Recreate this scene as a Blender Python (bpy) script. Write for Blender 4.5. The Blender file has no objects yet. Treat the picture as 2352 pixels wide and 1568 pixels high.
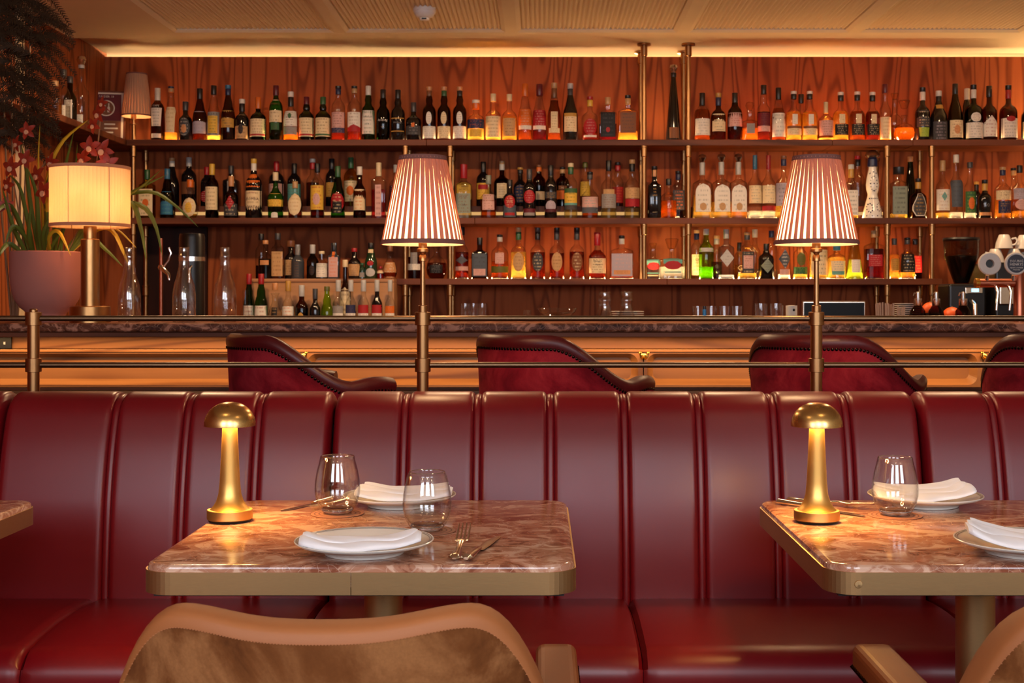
import bpy, bmesh, math, random
from mathutils import Vector, Matrix, Euler
R = math.radians
PI = math.pi
SC = bpy.context.scene
COL = SC.collection
rnd = random.Random(7)

# ------------------------------------------------------------------ camera
F = 3000.0            # focal length in pixels of the 2352 x 1568 frame
CX, CY, CAMZ = 1240.0, 690.0, 1.17
cam = bpy.data.cameras.new('camera')
cam.sensor_width = 36.0
cam.lens = F / 2352 * 36.0
cam.shift_x = -(CX - 1176.0) / 2352.0
cam.shift_y = -(784.0 - CY) / 2352.0
cam.clip_start = 0.05
cam.dof.use_dof = True
cam.dof.focus_distance = 2.55
cam.dof.aperture_fstop = 15.0
camo = bpy.data.objects.new('camera', cam)
camo.location = (0, 0, CAMZ)
camo.rotation_euler = (R(90), 0, 0)
COL.objects.link(camo)
SC.camera = camo

# ------------------------------------------------------------------ colour management, world, daylight
vs = SC.view_settings
vs.view_transform = 'Standard'
vs.look = 'None'
vs.gamma = 1.0
vs.use_curve_mapping = False
vs.exposure = 0.22
SC.cycles.max_bounces = 6
SC.cycles.diffuse_bounces = 3
SC.cycles.glossy_bounces = 3
SC.cycles.adaptive_threshold = 0.1
SC.cycles.adaptive_min_samples = 16
SC.cycles.transmission_bounces = 6
SC.cycles.transparent_max_bounces = 14
SC.cycles.sample_clamp_indirect = 4.0
SC.cycles.use_denoising = True

w = bpy.data.worlds.new('world')
SC.world = w
w.use_nodes = True
w.node_tree.nodes['Background'].inputs[0].default_value = (0.55, 0.62, 0.75, 1)
w.node_tree.nodes['Background'].inputs[1].default_value = 0.6

def area(name, loc, rot, sx, sy, power, col):
    l = bpy.data.lights.new(name, 'AREA')
    l.shape = 'RECTANGLE'
    l.size, l.size_y = sx, sy
    l.energy = power
    l.color = col
    o = bpy.data.objects.new(name, l)
    o.location = loc
    o.rotation_euler = rot
    COL.objects.link(o)
    return o
# daylight through the three tall windows of the street wall behind the camera
for wx in (-1.7, 0.35, 2.4):
    area('window_daylight', (wx, -1.48, 1.985), (R(90), 0, 0), 1.25, 1.25, 44, (0.84, 0.89, 1.0))
# added warm fill lamps, out of view over the tables and the bar
for wx, wy, pw in ((-1.5, -0.6, 4), (0.1, -0.6, 4), (1.7, -0.6, 4), (-0.9, 1.5, 2), (0.9, 1.5, 2), (-1.6, 5.75, 21), (-0.4, 5.75, 21), (0.8, 5.75, 21), (2.0, 5.75, 21)):
    area('added_downlight', (wx, wy, 2.57), (0, 0, 0), 0.16, 0.16, pw, (1.0, 0.64, 0.34))

WARM = (1.0, 0.56, 0.20)
WARM2 = (1.0, 0.62, 0.27)

def point(name, loc, power, col, rad=0.02):
    l = bpy.data.lights.new(name, 'POINT')
    l.energy = power; l.color = col; l.shadow_soft_size = rad
    o = bpy.data.objects.new(name, l); o.location = loc
    COL.objects.link(o)
    return o

# ------------------------------------------------------------------ helpers
def lin(v):
    v /= 255.0
    return v / 12.92 if v <= 0.04045 else ((v + 0.055) / 1.055) ** 2.4
def S(r, g=None, b=None):
    if g is None:
        h = r; r, g, b = int(h[0:2], 16), int(h[2:4], 16), int(h[4:6], 16)
    return (lin(r), lin(g), lin(b), 1.0)
def wx(px, Y): return (px - CX) / F * Y
def wz(py, Y): return CAMZ - (py - CY) / F * Y
def at(px, py, Y): return Vector((wx(px, Y), Y, wz(py, Y)))

class MB:
    """collects shapes, then links them as one mesh object"""
    def __init__(s): s.v = []; s.f = []; s.uv = {}; s.sm = []
    def add(s, v, f, smooth=True):
        b = len(s.v); s.v += [tuple(p) for p in v]
        s.f += [tuple(i + b for i in q) for q in f]; s.sm += [smooth] * len(f)
        return s
    def grid(s, rows, closed=False, smooth=True, cap0=False, cap1=False):
        b = len(s.v); n = len(rows[0])
        for r_ in rows: s.v += [tuple(p) for p in r_]
        for i in range(len(rows) - 1):
            for j in range(n if closed else n - 1):
                k = (j + 1) % n
                s.f.append((b + i*n + j, b + i*n + k, b + (i+1)*n + k, b + (i+1)*n + j)); s.sm.append(smooth)
        if cap0: s.f.append(tuple(b + j for j in range(n))[::-1]); s.sm.append(False)
        if cap1: s.f.append(tuple(b + (len(rows)-1)*n + j for j in range(n))); s.sm.append(False)
        return s
    def box(s, x0, x1, y0, y1, z0, z1):
        v = [(x0,y0,z0),(x1,y0,z0),(x1,y1,z0),(x0,y1,z0),(x0,y0,z1),(x1,y0,z1),(x1,y1,z1),(x0,y1,z1)]
        return s.add(v, [(0,3,2,1),(4,5,6,7),(0,1,5,4),(1,2,6,5),(2,3,7,6),(3,0,4,7)], False)
    def bbox(s, x0, x1, y0, y1, z0, z1, bev=0.003, seg=2):
        bm = bmesh.new()
        bmesh.ops.create_cube(bm, size=1)
        for v in bm.verts:
            v.co = Vector(((x0+x1)/2 + v.co.x*(x1-x0), (y0+y1)/2 + v.co.y*(y1-y0), (z0+z1)/2 + v.co.z*(z1-z0)))
        bmesh.ops.bevel(bm, geom=list(bm.edges), offset=bev, segments=seg, profile=0.5, affect='EDGES')
        bm.verts.index_update()
        s.add([v.co for v in bm.verts], [[v.index for v in f.verts] for f in bm.faces], False)
        bm.free()
        return s
    def lathe(s, prof, n=32, loc=(0,0,0), cap0=True, cap1=True, p=2.0, asp=1.0):
        rows = []
        for r_, z in prof:
            rows.append([(loc[0]+x*r_, loc[1]+y*r_*asp, loc[2]+z) for x, y in ringpts(n, p)])
        return s.grid(rows, True, True, cap0 and prof[0][0] > 1e-5, cap1 and prof[-1][0] > 1e-5)
    def tube(s, pts, rad, n=12, caps=True, flat=1.0):
        pts = [Vector(p) for p in pts]
        rads = rad if isinstance(rad, (list, tuple)) else [rad]*len(pts)
        rows = []; up = None
        for i, p_ in enumerate(pts):
            d = (pts[min(i+1, len(pts)-1)] - pts[max(i-1, 0)]).normalized()
            if up is None:
                up = Vector((0,0,1)) if abs(d.z) < 0.9 else Vector((0,1,0))
            a = d.cross(up).normalized(); bb = a.cross(d).normalized(); up = bb
            rows.append([p_ + (a*math.cos(2*PI*k/n) + bb*flat*math.sin(2*PI*k/n))*rads[i] for k in range(n)])
        return s.grid(rows, True, True, caps, caps)
    def build(s, name, mat=None, parent=None, loc=None, color=None, recalc=False, all_smooth=False):
        me = bpy.data.meshes.new(name)
        me.from_pydata(s.v, [], s.f)
        me.polygons.foreach_set('use_smooth', s.sm)
        if s.uv:
            l = me.uv_layers.new(name='UVMap')
            for lp in me.loops: l.data[lp.index].uv = s.uv.get(lp.vertex_index, (0.5, 0.5))
        if recalc:
            bm = bmesh.new(); bm.from_mesh(me)
            bmesh.ops.recalc_face_normals(bm, faces=bm.faces); bm.to_mesh(me); bm.free()
        if any(s.sm) and not all_smooth: me.set_sharp_from_angle(angle=R(38))
        me.update()
        return mk(name, me, mat, parent, loc, color)
def mk(name, me, mat=None, parent=None, loc=None, color=None):
    o = bpy.data.objects.new(name, me)
    COL.objects.link(o)
    if mat is not None and me is not None and not me.materials: me.materials.append(mat)
    if parent is not None: o.parent = parent
    if loc is not None: o.location = loc
    if color is not None: o.color = color
    return o
_ring = {}
def ringpts(n, p=2.0):
    k = (n, p)
    if k not in _ring:
        out = []
        for i in range(n):
            t = 2*PI*(i+0.5)/n
            c, s_ = math.cos(t), math.sin(t)
            if p == 2.0: out.append((c, s_))
            else:
                q = (abs(c)**p + abs(s_)**p) ** (-1.0/p)
                out.append((c*q, s_*q))
        _ring[k] = out
    return _ring[k]
def thing(name, label, cat, loc=(0,0,0), rz=0.0, group=None):
    o = bpy.data.objects.new(name, None); COL.objects.link(o)
    o.empty_display_size = 0.05
    o.location = loc; o.rotation_euler = (0, 0, rz)
    tag(o, label, cat, group)
    return o
def tag(o, label=None, cat=None, group=None, kind=None):
    if label: o['label'] = label
    if cat: o['category'] = cat
    if group: o['group'] = group
    if kind: o['kind'] = kind
    return o
def struct(o, label=None):
    o['kind'] = 'structure'
    if label: o['label'] = label
    return o
def copy_tree(o, parent=None):
    c = o.copy(); COL.objects.link(c)
    c.parent = parent
    for ch in list(o.children): copy_tree(ch, c)
    return c
def rrect(x0, x1, y0, y1, r_, n=6):
    pts = []
    for cx_, cy_, a0 in ((x1-r_, y1-r_, 0), (x0+r_, y1-r_, 90), (x0+r_, y0+r_, 180), (x1-r_, y0+r_, 270)):
        for i in range(n+1):
            a = R(a0 + 90*i/n); pts.append((cx_ + r_*math.cos(a), cy_ + r_*math.sin(a)))
    return pts

# ------------------------------------------------------------------ materials
class NM:
    def __init__(s, name):
        s.m = bpy.data.materials.new(name); s.m.use_nodes = True
        s.t = s.m.node_tree; s.n = s.t.nodes; s.l = s.t.links
        s.b = s.n['Principled BSDF']; s.out = s.n['Material Output']
    def node(s, t, **kw):
        x = s.n.new(t)
        for k, v in kw.items():
            if k.startswith('i_'):
                key = k[2:]; key = int(key) if key.isdigit() else key.replace('_', ' ')
                if hasattr(v, 'is_output'): s.l.new(v, x.inputs[key])
                else: x.inputs[key].default_value = v
            else: setattr(x, k, v)
        return x
    def link(s, a, b): s.l.new(a, b)
    def math(s, op, a, b=None, c=None):
        x = s.n.new('ShaderNodeMath'); x.operation = op
        for i, v in enumerate((a, b, c)):
            if v is None: continue
            if hasattr(v, 'is_output'): s.l.new(v, x.inputs[i])
            else: x.inputs[i].default_value = v
        return x.outputs[0]
    def coords(s, scale=(1,1,1), kind='Object', rot=(0,0,0)):
        tc = s.n.new('ShaderNodeTexCoord'); mp = s.n.new('ShaderNodeMapping')
        mp.inputs['Scale'].default_value = scale; mp.inputs['Rotation'].default_value = rot
        s.l.new(tc.outputs[kind], mp.inputs['Vector'])
        return mp.outputs[0]
    def noise(s, vec, scale=5, detail=3, rough=0.5, dist=0.0):
        x = s.node('ShaderNodeTexNoise'); x.inputs['Scale'].default_value = scale
        x.inputs['Detail'].default_value = detail; x.inputs['Roughness'].default_value = rough
        x.inputs['Distortion'].default_value = dist
        if vec is not None: s.l.new(vec, x.inputs['Vector'])
        return x.outputs['Fac']
    def ramp(s, fac, stops, interp='LINEAR'):
        x = s.n.new('ShaderNodeValToRGB'); cr = x.color_ramp; cr.interpolation = interp
        while len(cr.elements) < len(stops): cr.elements.new(0.5)
        for e, (p, c) in zip(cr.elements, stops): e.position = p; e.color = c
        s.l.new(fac, x.inputs[0])
        return x.outputs[0]
    def mixc(s, fac, a, b, bt='MIX'):
        x = s.n.new('ShaderNodeMix'); x.data_type = 'RGBA'; x.blend_type = bt
        for i, v in ((0, fac), (6, a), (7, b)):
            if hasattr(v, 'is_output'): s.l.new(v, x.inputs[i])
            else: x.inputs[i].default_value = v
        return x.outputs[2]
    def base(s, c):
        if hasattr(c, 'is_output'): s.l.new(c, s.b.inputs['Base Color'])
        else: s.b.inputs['Base Color'].default_value = c
        return s
    def set(s, **kw):
        for k, v in kw.items():
            k = k.replace('_', ' ')
            if hasattr(v, 'is_output'): s.l.new(v, s.b.inputs[k])
            else: s.b.inputs[k].default_value = v
        return s
    def bump(s, h, strength=0.2, dist=0.002):
        x = s.n.new('ShaderNodeBump'); x.inputs['Strength'].default_value = strength
        x.inputs['Distance'].default_value = dist
        s.l.new(h, x.inputs['Height']); s.l.new(x.outputs[0], s.b.inputs['Normal'])
        return s

def plain(name, col, rough=0.5, metal=0.0, spec=0.5, **kw):
    m = NM(name); m.base(col).set(Roughness=rough, Metallic=metal, Specular_IOR_Level=spec)
    # a little colour wear so that no surface is perfectly even
    v = m.noise(m.coords((1,1,1)), 9, 3)
    m.base(m.mixc(m.math('MULTIPLY', v, 0.22), col, tuple(c*0.72 for c in col[:3]) + (1,)))
    m.set(**kw)
    return m.m

def wood(name, c0, c1, c2, axis='Z', scale=1.0, rough=0.45, lines=13, coat=0.0, spec=0.3):
    m = NM(name)
    st = {'Z': (2.6, 2.6, 0.26), 'X': (0.26, 2.6, 2.6), 'Y': (2.6, 0.26, 2.6)}[axis]
    st = tuple(a*scale for a in st)
    fi = {'Z': (55, 55, 1.6), 'X': (1.6, 55, 55), 'Y': (55, 1.6, 55)}[axis]
    n = m.noise(m.coords(st), 1.0, 2.0, 0.45, 0.25)
    fr = m.math('FRACT', m.math('MULTIPLY', n, lines))
    tri = m.math('ABSOLUTE', m.math('SUBTRACT', fr, 0.5))
    li = m.node('ShaderNodeMapRange', interpolation_type='SMOOTHSTEP', i_0=tri, i_1=0.0, i_2=0.32).outputs[0]
    fib = m.noise(m.coords(fi), 1.0, 3.0, 0.6)
    big = m.noise(m.coords(tuple(a*0.6 for a in st)), 1.0, 2.0)
    a = m.ramp(li, ((0.0, c0), (0.55, c1), (1.0, c2)))
    a = m.mixc(m.math('MULTIPLY', fib, 0.55), a, c0)
    a = m.mixc(m.math('MULTIPLY', big, 0.35), a, c2)
    m.base(a).set(Roughness=rough, Coat_Weight=coat, Coat_Roughness=0.2, Specular_IOR_Level=spec)
    m.bump(fib, 0.12, 0.001)
    return m.m

M = {}
M['wall_wood'] = wood('walnut_veneer', S(96,42,20), S(146,74,38), S(162,86,46), 'Z', 1.7, 0.62, 13, 0.0, 0.1)
M['shelf_wood'] = wood('shelf_wood', S(70,34,20), S(104,54,32), S(118,64,40), 'X', 1.0, 0.5, 8, 0.0, 0.2)
M['bar_wood'] = wood('honey_oak', S(102,56,24), S(146,90,44), S(164,106,56), 'X', 1.6, 0.42, 9, 0.1)
M['riser_wood'] = wood('pale_wood', S(140,92,58), S(176,124,82), S(188,138,96), 'X', 1.2, 0.5, 7)
M['arm_wood'] = wood('arm_wood', S(92,40,14), S(124,60,24), S(138,72,32), 'Y', 1.5, 0.5, 6, 0.0, 0.2)
M['floor_wood'] = wood('floor_wood', S(52,30,20), S(84,52,34), S(98,62,42), 'Y', 1.0, 0.45, 8)
M['wall_shade'] = wood('shaded_wall_wood', S(28,12,8), S(42,18,12), S(50,22,14), 'Z', 1.2, 0.5, 8, 0.0, 0.15)  # near-black tone stands in for shade on the back wall
M['ceiling'] = plain('ceiling_paint', S(226,206,174), 0.85, 0, 0.2)
M['plaster'] = plain('plaster', S(206,186,158), 0.9, 0, 0.2)

def leather(name, c0, c1, rough, bump=0.15, sc=420, coat=0.0):
    m = NM(name)
    big = m.noise(m.coords((1,1,1)), 3.0, 4)
    fine = m.noise(m.coords((1,1,1)), sc, 2)
    m.base(m.mixc(big, c0, c1)).set(Specular_IOR_Level=0.42, Coat_Weight=coat, Coat_Roughness=0.3)
    m.set(Roughness=m.math('ADD', m.math('MULTIPLY', big, 0.12), rough))
    m.bump(fine, bump, 0.0006)
    return m.m
M['leather'] = leather('oxblood_leather', S(98,6,14), S(116,11,20), 0.29, 0.06)
M['leather_rim'] = leather('rim_leather', S(66,8,12), S(84,12,16), 0.34, 0.1)
M['leather_tan'] = leather('tan_leather', S(142,84,44), S(166,104,60), 0.5, 0.12)
def suede(name, c0, c1, c2):
    m = NM(name)
    a = m.noise(m.coords((1,1,1)), 7.0, 6, 0.62, 0.6)
    f = m.noise(m.coords((1,1,1)), 260, 3, 0.7)
    c = m.ramp(a, ((0.40, c0), (0.50, c1), (0.62, c2)))
    c = m.mixc(m.math('MULTIPLY', f, 0.5), c, c0)
    m.base(c).set(Roughness=0.95, Specular_IOR_Level=0.1, Sheen_Weight=0.35, Sheen_Roughness=0.45)
    m.b.inputs['Sheen Tint'].default_value = c2
    m.bump(f, 0.35, 0.001)
    return m.m
M['suede_red'] = suede('red_suede', S(96,12,22), S(126,22,32), S(150,38,46))
M['suede_tan'] = suede('tan_suede', S(78,42,20), S(110,66,34), S(150,102,62))

def brass(name, col, rough, aniso=0.0, wear=0.25, sc=(1,1,1)):
    m = NM(name)
    n = m.noise(m.coords(sc), 30, 4)
    d = tuple(c*0.55 for c in col[:3]) + (1,)
    m.base(m.mixc(m.math('MULTIPLY', n, wear), col, d)).set(Metallic=1.0, Anisotropic=aniso)
    m.set(Roughness=m.math('ADD', m.math('MULTIPLY', n, 0.12), rough))
    return m.m
M['brass'] = brass('aged_brass', S(190,140,88), 0.26)
M['brass_rail'] = brass('rail_brass', S(172,128,84), 0.26)
M['bronze'] = brass('dark_bronze_rail', S(122,98,74), 0.3)
M['brass_edge'] = brass('brushed_brass_band', S(204,166,116), 0.37, 0.3, 0.3, (3,3,60))
M['brass_lamp'] = brass('polished_lamp_brass', S(216,178,112), 0.2, 0.5, 0.12)
M['brass_stem'] = brass('lamp_stem_brass', S(222,176,100), 0.34, 0.5, 0.12)
M['brass_gold'] = brass('hook_brass', S(240,190,90), 0.15)
M['copper'] = brass('copper', S(190,112,86), 0.24)
M['chrome'] = brass('chrome', S(225,222,218), 0.1, 0, 0.1)
M['steel'] = brass('cutlery_steel', S(228,214,196), 0.13, 0, 0.15)
M['black_metal'] = plain('black_metal', S(22,18,18), 0.4)
M['nail'] = plain('black_nailhead', S(38,26,20), 0.25, 1.0)
M['black_plastic'] = plain('black_plastic', S(16,14,14), 0.3)
M['screen_glass'] = plain('dark_screen', S(20,17,16), 0.35, 0, 0.12)
M['ceramic'] = plain('white_ceramic', S(226,220,210), 0.18, 0, 0.5)
M['cup'] = plain('cup_ceramic', S(206,196,184), 0.25)
M['pot'] = plain('matte_pink_pot', S(168,104,92), 0.8, 0, 0.3)
M['leaf'] = plain('orchid_leaf', S(86,98,30), 0.45, 0, 0.4)
M['leaf_yellow'] = plain('yellow_leaf', S(190,150,30), 0.45, 0, 0.4)
M['petal'] = plain('orchid_petal', S(150,40,12), 0.55)
M['petal_lip'] = plain('orchid_lip', S(222,160,120), 0.5)
M['fern'] = plain('dark_fern', S(58,40,22), 0.7, 0, 0.2)
M['stem'] = plain('plant_stem', S(120,84,52), 0.6)
M['paper_white'] = plain('white_paper', S(216,206,190), 0.8)
M['cream'] = plain('cream_panel', S(214,186,146), 0.8)
M['orange'] = plain('orange_rind', S(226,84,4), 0.5)
M['detector'] = plain('detector_plastic', S(226,216,204), 0.5)

def cloth():
    m = NM('napkin_linen')
    f = m.noise(m.coords((1,1,1)), 700, 2)
    b = m.noise(m.coords((1,1,1)), 22, 3)
    m.base(m.mixc(b, S(232,230,234), S(244,242,244))).set(Roughness=0.95, Specular_IOR_Level=0.1)
    m.bump(m.math('ADD', m.math('MULTIPLY', f, 0.3), b), 0.25, 0.002)
    return m.m
M['cloth'] = cloth()

def marble(name, pale, mid, dark, vein, sc=1.0, rough=0.12, spec=0.5):
    m = NM(name)
    v = m.coords((sc*1.15, sc*1.5, sc*1.5))
    d = m.noise(v, 2.5, 5, 0.6, 1.4)
    e = m.noise(v, 6.0, 5, 0.55, 2.0)
    ve = m.node('ShaderNodeTexVoronoi', feature='DISTANCE_TO_EDGE', i_Scale=9.0)
    wv = m.n.new('ShaderNodeVectorMath'); wv.operation = 'ADD'
    m.link(v, wv.inputs[0])
    nn = m.node('ShaderNodeTexNoise', i_Scale=4.0); m.link(v, nn.inputs['Vector']); m.link(nn.outputs['Color'], wv.inputs[1])
    m.link(wv.outputs[0], ve.inputs['Vector'])
    c = m.ramp(e, ((0.38, dark), (0.46, mid), (0.53, mid), (0.60, pale)))
    c = m.mixc(m.node('ShaderNodeMapRange', i_0=d, i_1=0.50, i_2=0.75).outputs[0], c, mid)
    ln = m.node('ShaderNodeMapRange', i_0=ve.outputs['Distance'], i_1=0.0, i_2=0.035, i_3=0.55, i_4=0.0).outputs[0]
    c = m.mixc(ln, c, vein)
    m.base(c).set(Roughness=rough, Specular_IOR_Level=spec)
    return m.m
M['marble'] = marble('rose_marble', S(208,172,150), S(172,122,98), S(130,76,56), S(210,182,164), 1.7, 0.10)
M['marble_bar'] = marble('brown_marble', S(172,116,92), S(98,54,36), S(60,28,18), S(176,128,104), 1.6, 0.38, 0.12)

def emit(name, col, strength):
    m = NM(name)
    e = m.node('ShaderNodeEmission'); e.inputs[0].default_value = tuple(col[:3]) + (1,); e.inputs[1].default_value = strength
    m.link(e.outputs[0], m.out.inputs[0])
    return m.m
M['led_shelf'] = emit('shelf_led', WARM2, 165)
M['led_shelf_dim'] = emit('shelf_led_dim', WARM2, 70)
M['led_riser'] = emit('riser_led', (1.0, 0.55, 0.19), 0.6)
M['led_cove'] = emit('cove_led', WARM2, 210)
M['led_bar'] = emit('bar_led', WARM2, 64)
M['bulb'] = emit('lamp_bulb', (1.0, 0.62, 0.30), 300)
M['bulb_drum'] = emit('drum_bulb', (1.0, 0.50, 0.17), 42)
M['bulb_small'] = emit('small_bulb', (1.0, 0.58, 0.24), 60)
M['badge'] = plain('navy_badge', S(30,30,48), 0.35)
M['paper_white2'] = plain('stirrer_wood', S(190,150,118), 0.7)
M['led_table'] = emit('table_lamp_led', (1.0, 0.52, 0.14), 300)
M['screen_blue'] = emit('grinder_display', (0.25, 0.6, 1.0), 3)

def shade_mat(name, col, trans, rough=0.9, tl=0.6):
    m = NM(name)
    d = m.node('ShaderNodeBsdfDiffuse'); t = m.node('ShaderNodeBsdfTranslucent'); x = m.node('ShaderNodeMixShader')
    n = m.noise(m.coords((60, 60, 4)), 3, 3)
    c = m.mixc(m.math('MULTIPLY', n, 0.3), col, tuple(q*0.75 for q in col[:3]) + (1,))
    m.link(c, d.inputs[0])
    t.inputs[0].default_value = trans
    x.inputs[0].default_value = tl
    m.link(d.outputs[0], x.inputs[1]); m.link(t.outputs[0], x.inputs[2]); m.link(x.outputs[0], m.out.inputs[0])
    return m.m
M['shade_lining'] = shade_mat('shade_lining', S(240,214,186), S(250,226,196), tl=0.75)
M['shade_pleat'] = shade_mat('shade_pleat', S(176,122,108), S(226,150,116), tl=0.28)
M['shade_tape'] = shade_mat('shade_tape', S(128,88,80), S(140,70,50), tl=0.06)
M['shade_tape2'] = shade_mat('drum_tape', S(176,130,104), S(190,120,80), tl=0.15)
M['shade_drum'] = shade_mat('drum_shade', S(232,204,172), S(250,214,166), tl=0.6)
M['shade_small'] = shade_mat('small_shade', S(190,150,122), S(200,130,90), tl=0.12)

def thin_glass(name, liquid=False):
    """thin-walled glass: tinted see-through with edge reflection; tint = object colour"""
    m = NM(name)
    oi = m.node('ShaderNodeObjectInfo'); lw = m.node('ShaderNodeLayerWeight'); lw.inputs[0].default_value = 0.5
    f = lw.outputs['Facing']
    f3 = m.math('POWER', f, 3.0)
    dark = m.mixc(m.math('MULTIPLY', f3, 0.75), oi.outputs['Color'], m.mixc(1.0, oi.outputs['Color'], (0.28,0.26,0.24,1), 'MULTIPLY'))
    tr = m.node('ShaderNodeBsdfTransparent'); m.link(dark, tr.inputs[0])
    gl = m.node('ShaderNodeBsdfGlossy'); gl.inputs['Roughness'].default_value = 0.04 if not liquid else 0.1
    fac = m.math('ADD', m.math('MULTIPLY', m.math('POWER', f, 4.0), 0.55), 0.035 if not liquid else 0.01)
    x = m.node('ShaderNodeMixShader'); m.link(fac, x.inputs[0])
    if liquid:
        tl = m.node('ShaderNodeBsdfTranslucent'); m.link(oi.outputs['Color'], tl.inputs[0])
        x2 = m.node('ShaderNodeMixShader'); x2.inputs[0].default_value = 0.22
        m.link(tr.outputs[0], x2.inputs[1]); m.link(tl.outputs[0], x2.inputs[2]); m.link(x2.outputs[0], x.inputs[1])
    else:
        m.link(tr.outputs[0], x.inputs[1])
    m.link(gl.outputs[0], x.inputs[2]); m.link(x.outputs[0], m.out.inputs[0])
    return m.m
M['glass'] = thin_glass('bottle_glass')
M['liquid'] = thin_glass('bottle_liquid', True)

def objcol(name, rough=0.4, spec=0.5, metal=0.0, mottled=False):
    m = NM(name); oi = m.node('ShaderNodeObjectInfo')
    n = m.noise(m.coords((1,1,1)), 60, 2)
    m.base(m.mixc(m.math('MULTIPLY', n, 0.18), oi.outputs['Color'], (0.02, 0.01, 0.01, 1))).set(Roughness=rough, Specular_IOR_Level=spec, Metallic=metal)
    return m.m
M['cap'] = objcol('bottle_cap', 0.35)
M['dark_glass'] = objcol('opaque_dark_glass', 0.08, 0.6)
M['ink'] = objcol('printed_ink', 0.5, 0.3)
def label_mat():
    """printed paper: object colour is the paper, faint rows of print from the label's own UV"""
    m = NM('bottle_label'); oi = m.node('ShaderNodeObjectInfo')
    uv = m.node('ShaderNodeTexCoord').outputs['UV']
    sp = m.node('ShaderNodeSeparateXYZ'); m.link(uv, sp.inputs[0])
    row = m.math('FRACT', m.math('MULTIPLY', sp.outputs[1], 6.0))
    rowm = m.math('LESS_THAN', m.math('ABSOLUTE', m.math('SUBTRACT', row, 0.5)), 0.2)
    cmb = m.node('ShaderNodeCombineXYZ'); m.link(m.math('MULTIPLY', sp.outputs[0], 15.0), cmb.inputs[0])
    m.link(m.math('FLOOR', m.math('MULTIPLY', sp.outputs[1], 6.0)), cmb.inputs[1])
    m.link(m.math('MULTIPLY', oi.outputs['Random'], 50.0), cmb.inputs[2])
    n = m.noise(cmb.outputs[0], 1.0, 1)
    ink = m.math('MULTIPLY', rowm, m.math('GREATER_THAN', n, 0.5))
    edge = m.math('LESS_THAN', m.math('ABSOLUTE', m.math('SUBTRACT', sp.outputs[0], 0.5)), 0.36)
    ink = m.math('MULTIPLY', m.math('MULTIPLY', ink, edge), 0.5)
    at_ = m.node('ShaderNodeAttribute', attribute_type='OBJECT', attribute_name='ink')
    m.base(m.mixc(ink, oi.outputs['Color'], at_.outputs['Color'])).set(Roughness=0.6, Specular_IOR_Level=0.3)
    return m.m
M['label'] = label_mat()
def clear_glass():
    m = NM('clear_glass')
    g = m.node('ShaderNodeBsdfGlass'); g.inputs['IOR'].default_value = 1.45; g.inputs['Roughness'].default_value = 0.0
    g.inputs[0].default_value = (0.97, 0.97, 0.97, 1)
    m.link(g.outputs[0], m.out.inputs[0])
    return m.m
M['clear'] = clear_glass()

def table_glass(name='table_glass', base=0.075, edge=(0.55, 0.52, 0.50, 1)):
    m = NM(name); lw = m.node('ShaderNodeLayerWeight'); lw.inputs[0].default_value = 0.5
    f = lw.outputs['Facing']
    tr = m.node('ShaderNodeBsdfTransparent'); m.link(m.mixc(m.math('POWER', f, 5.0), (0.985, 0.985, 0.985, 1), edge), tr.inputs[0])
    gl = m.node('ShaderNodeBsdfGlossy'); gl.inputs['Roughness'].default_value = 0.02
    x = m.node('ShaderNodeMixShader'); m.link(m.math('ADD', m.math('MULTIPLY', m.math('POWER', f, 4.0), 0.8), base), x.inputs[0])
    m.link(tr.outputs[0], x.inputs[1]); m.link(gl.outputs[0], x.inputs[2]); m.link(x.outputs[0], m.out.inputs[0])
    return m.m
M['table_glass'] = table_glass()
M['carafe_glass'] = table_glass('carafe_glass', 0.15, (0.5, 0.42, 0.36, 1))

def rim_glass():
    m = NM('glass_rim'); tr = m.node('ShaderNodeBsdfTransparent'); gl = m.node('ShaderNodeBsdfGlossy')
    gl.inputs['Roughness'].default_value = 0.12
    x = m.node('ShaderNodeMixShader'); x.inputs[0].default_value = 0.55
    m.link(tr.outputs[0], x.inputs[1]); m.link(gl.outputs[0], x.inputs[2]); m.link(x.outputs[0], m.out.inputs[0])
    return m.m
M['glass_rim'] = rim_glass()

# ================================================================== THE ROOM
ZC, ZS = 2.585, 2.61          # main ceiling and the raised strip along the back wall
XL, XR = -2.53, 4.2
YB, YF = 7.6, -1.6
struct(MB().box(XL-0.3, XR+0.3, YF-0.2, 8.4, -0.05, 0.0).build('floor', M['floor_wood']))
struct(MB().box(XL-0.3, XR+0.3, YB, YB+0.03, 0.0, 2.588).build('wall_back', M['wall_wood']), 'walnut veneer wall behind the bottle shelves')
struct(MB().box(XL-0.3, XR+0.3, 8.22, 8.28, 0.0, 2.7).build('wall_back_outer', M['plaster']))
struct(MB().box(XL-0.06, XL, YF, YB+0.03, 0.0, 2.70).build('wall_left', M['wall_wood']))
struct(MB().box(XR, XR+0.06, YF, 8.25, 0.0, 2.70).build('wall_right', M['plaster']))
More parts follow.
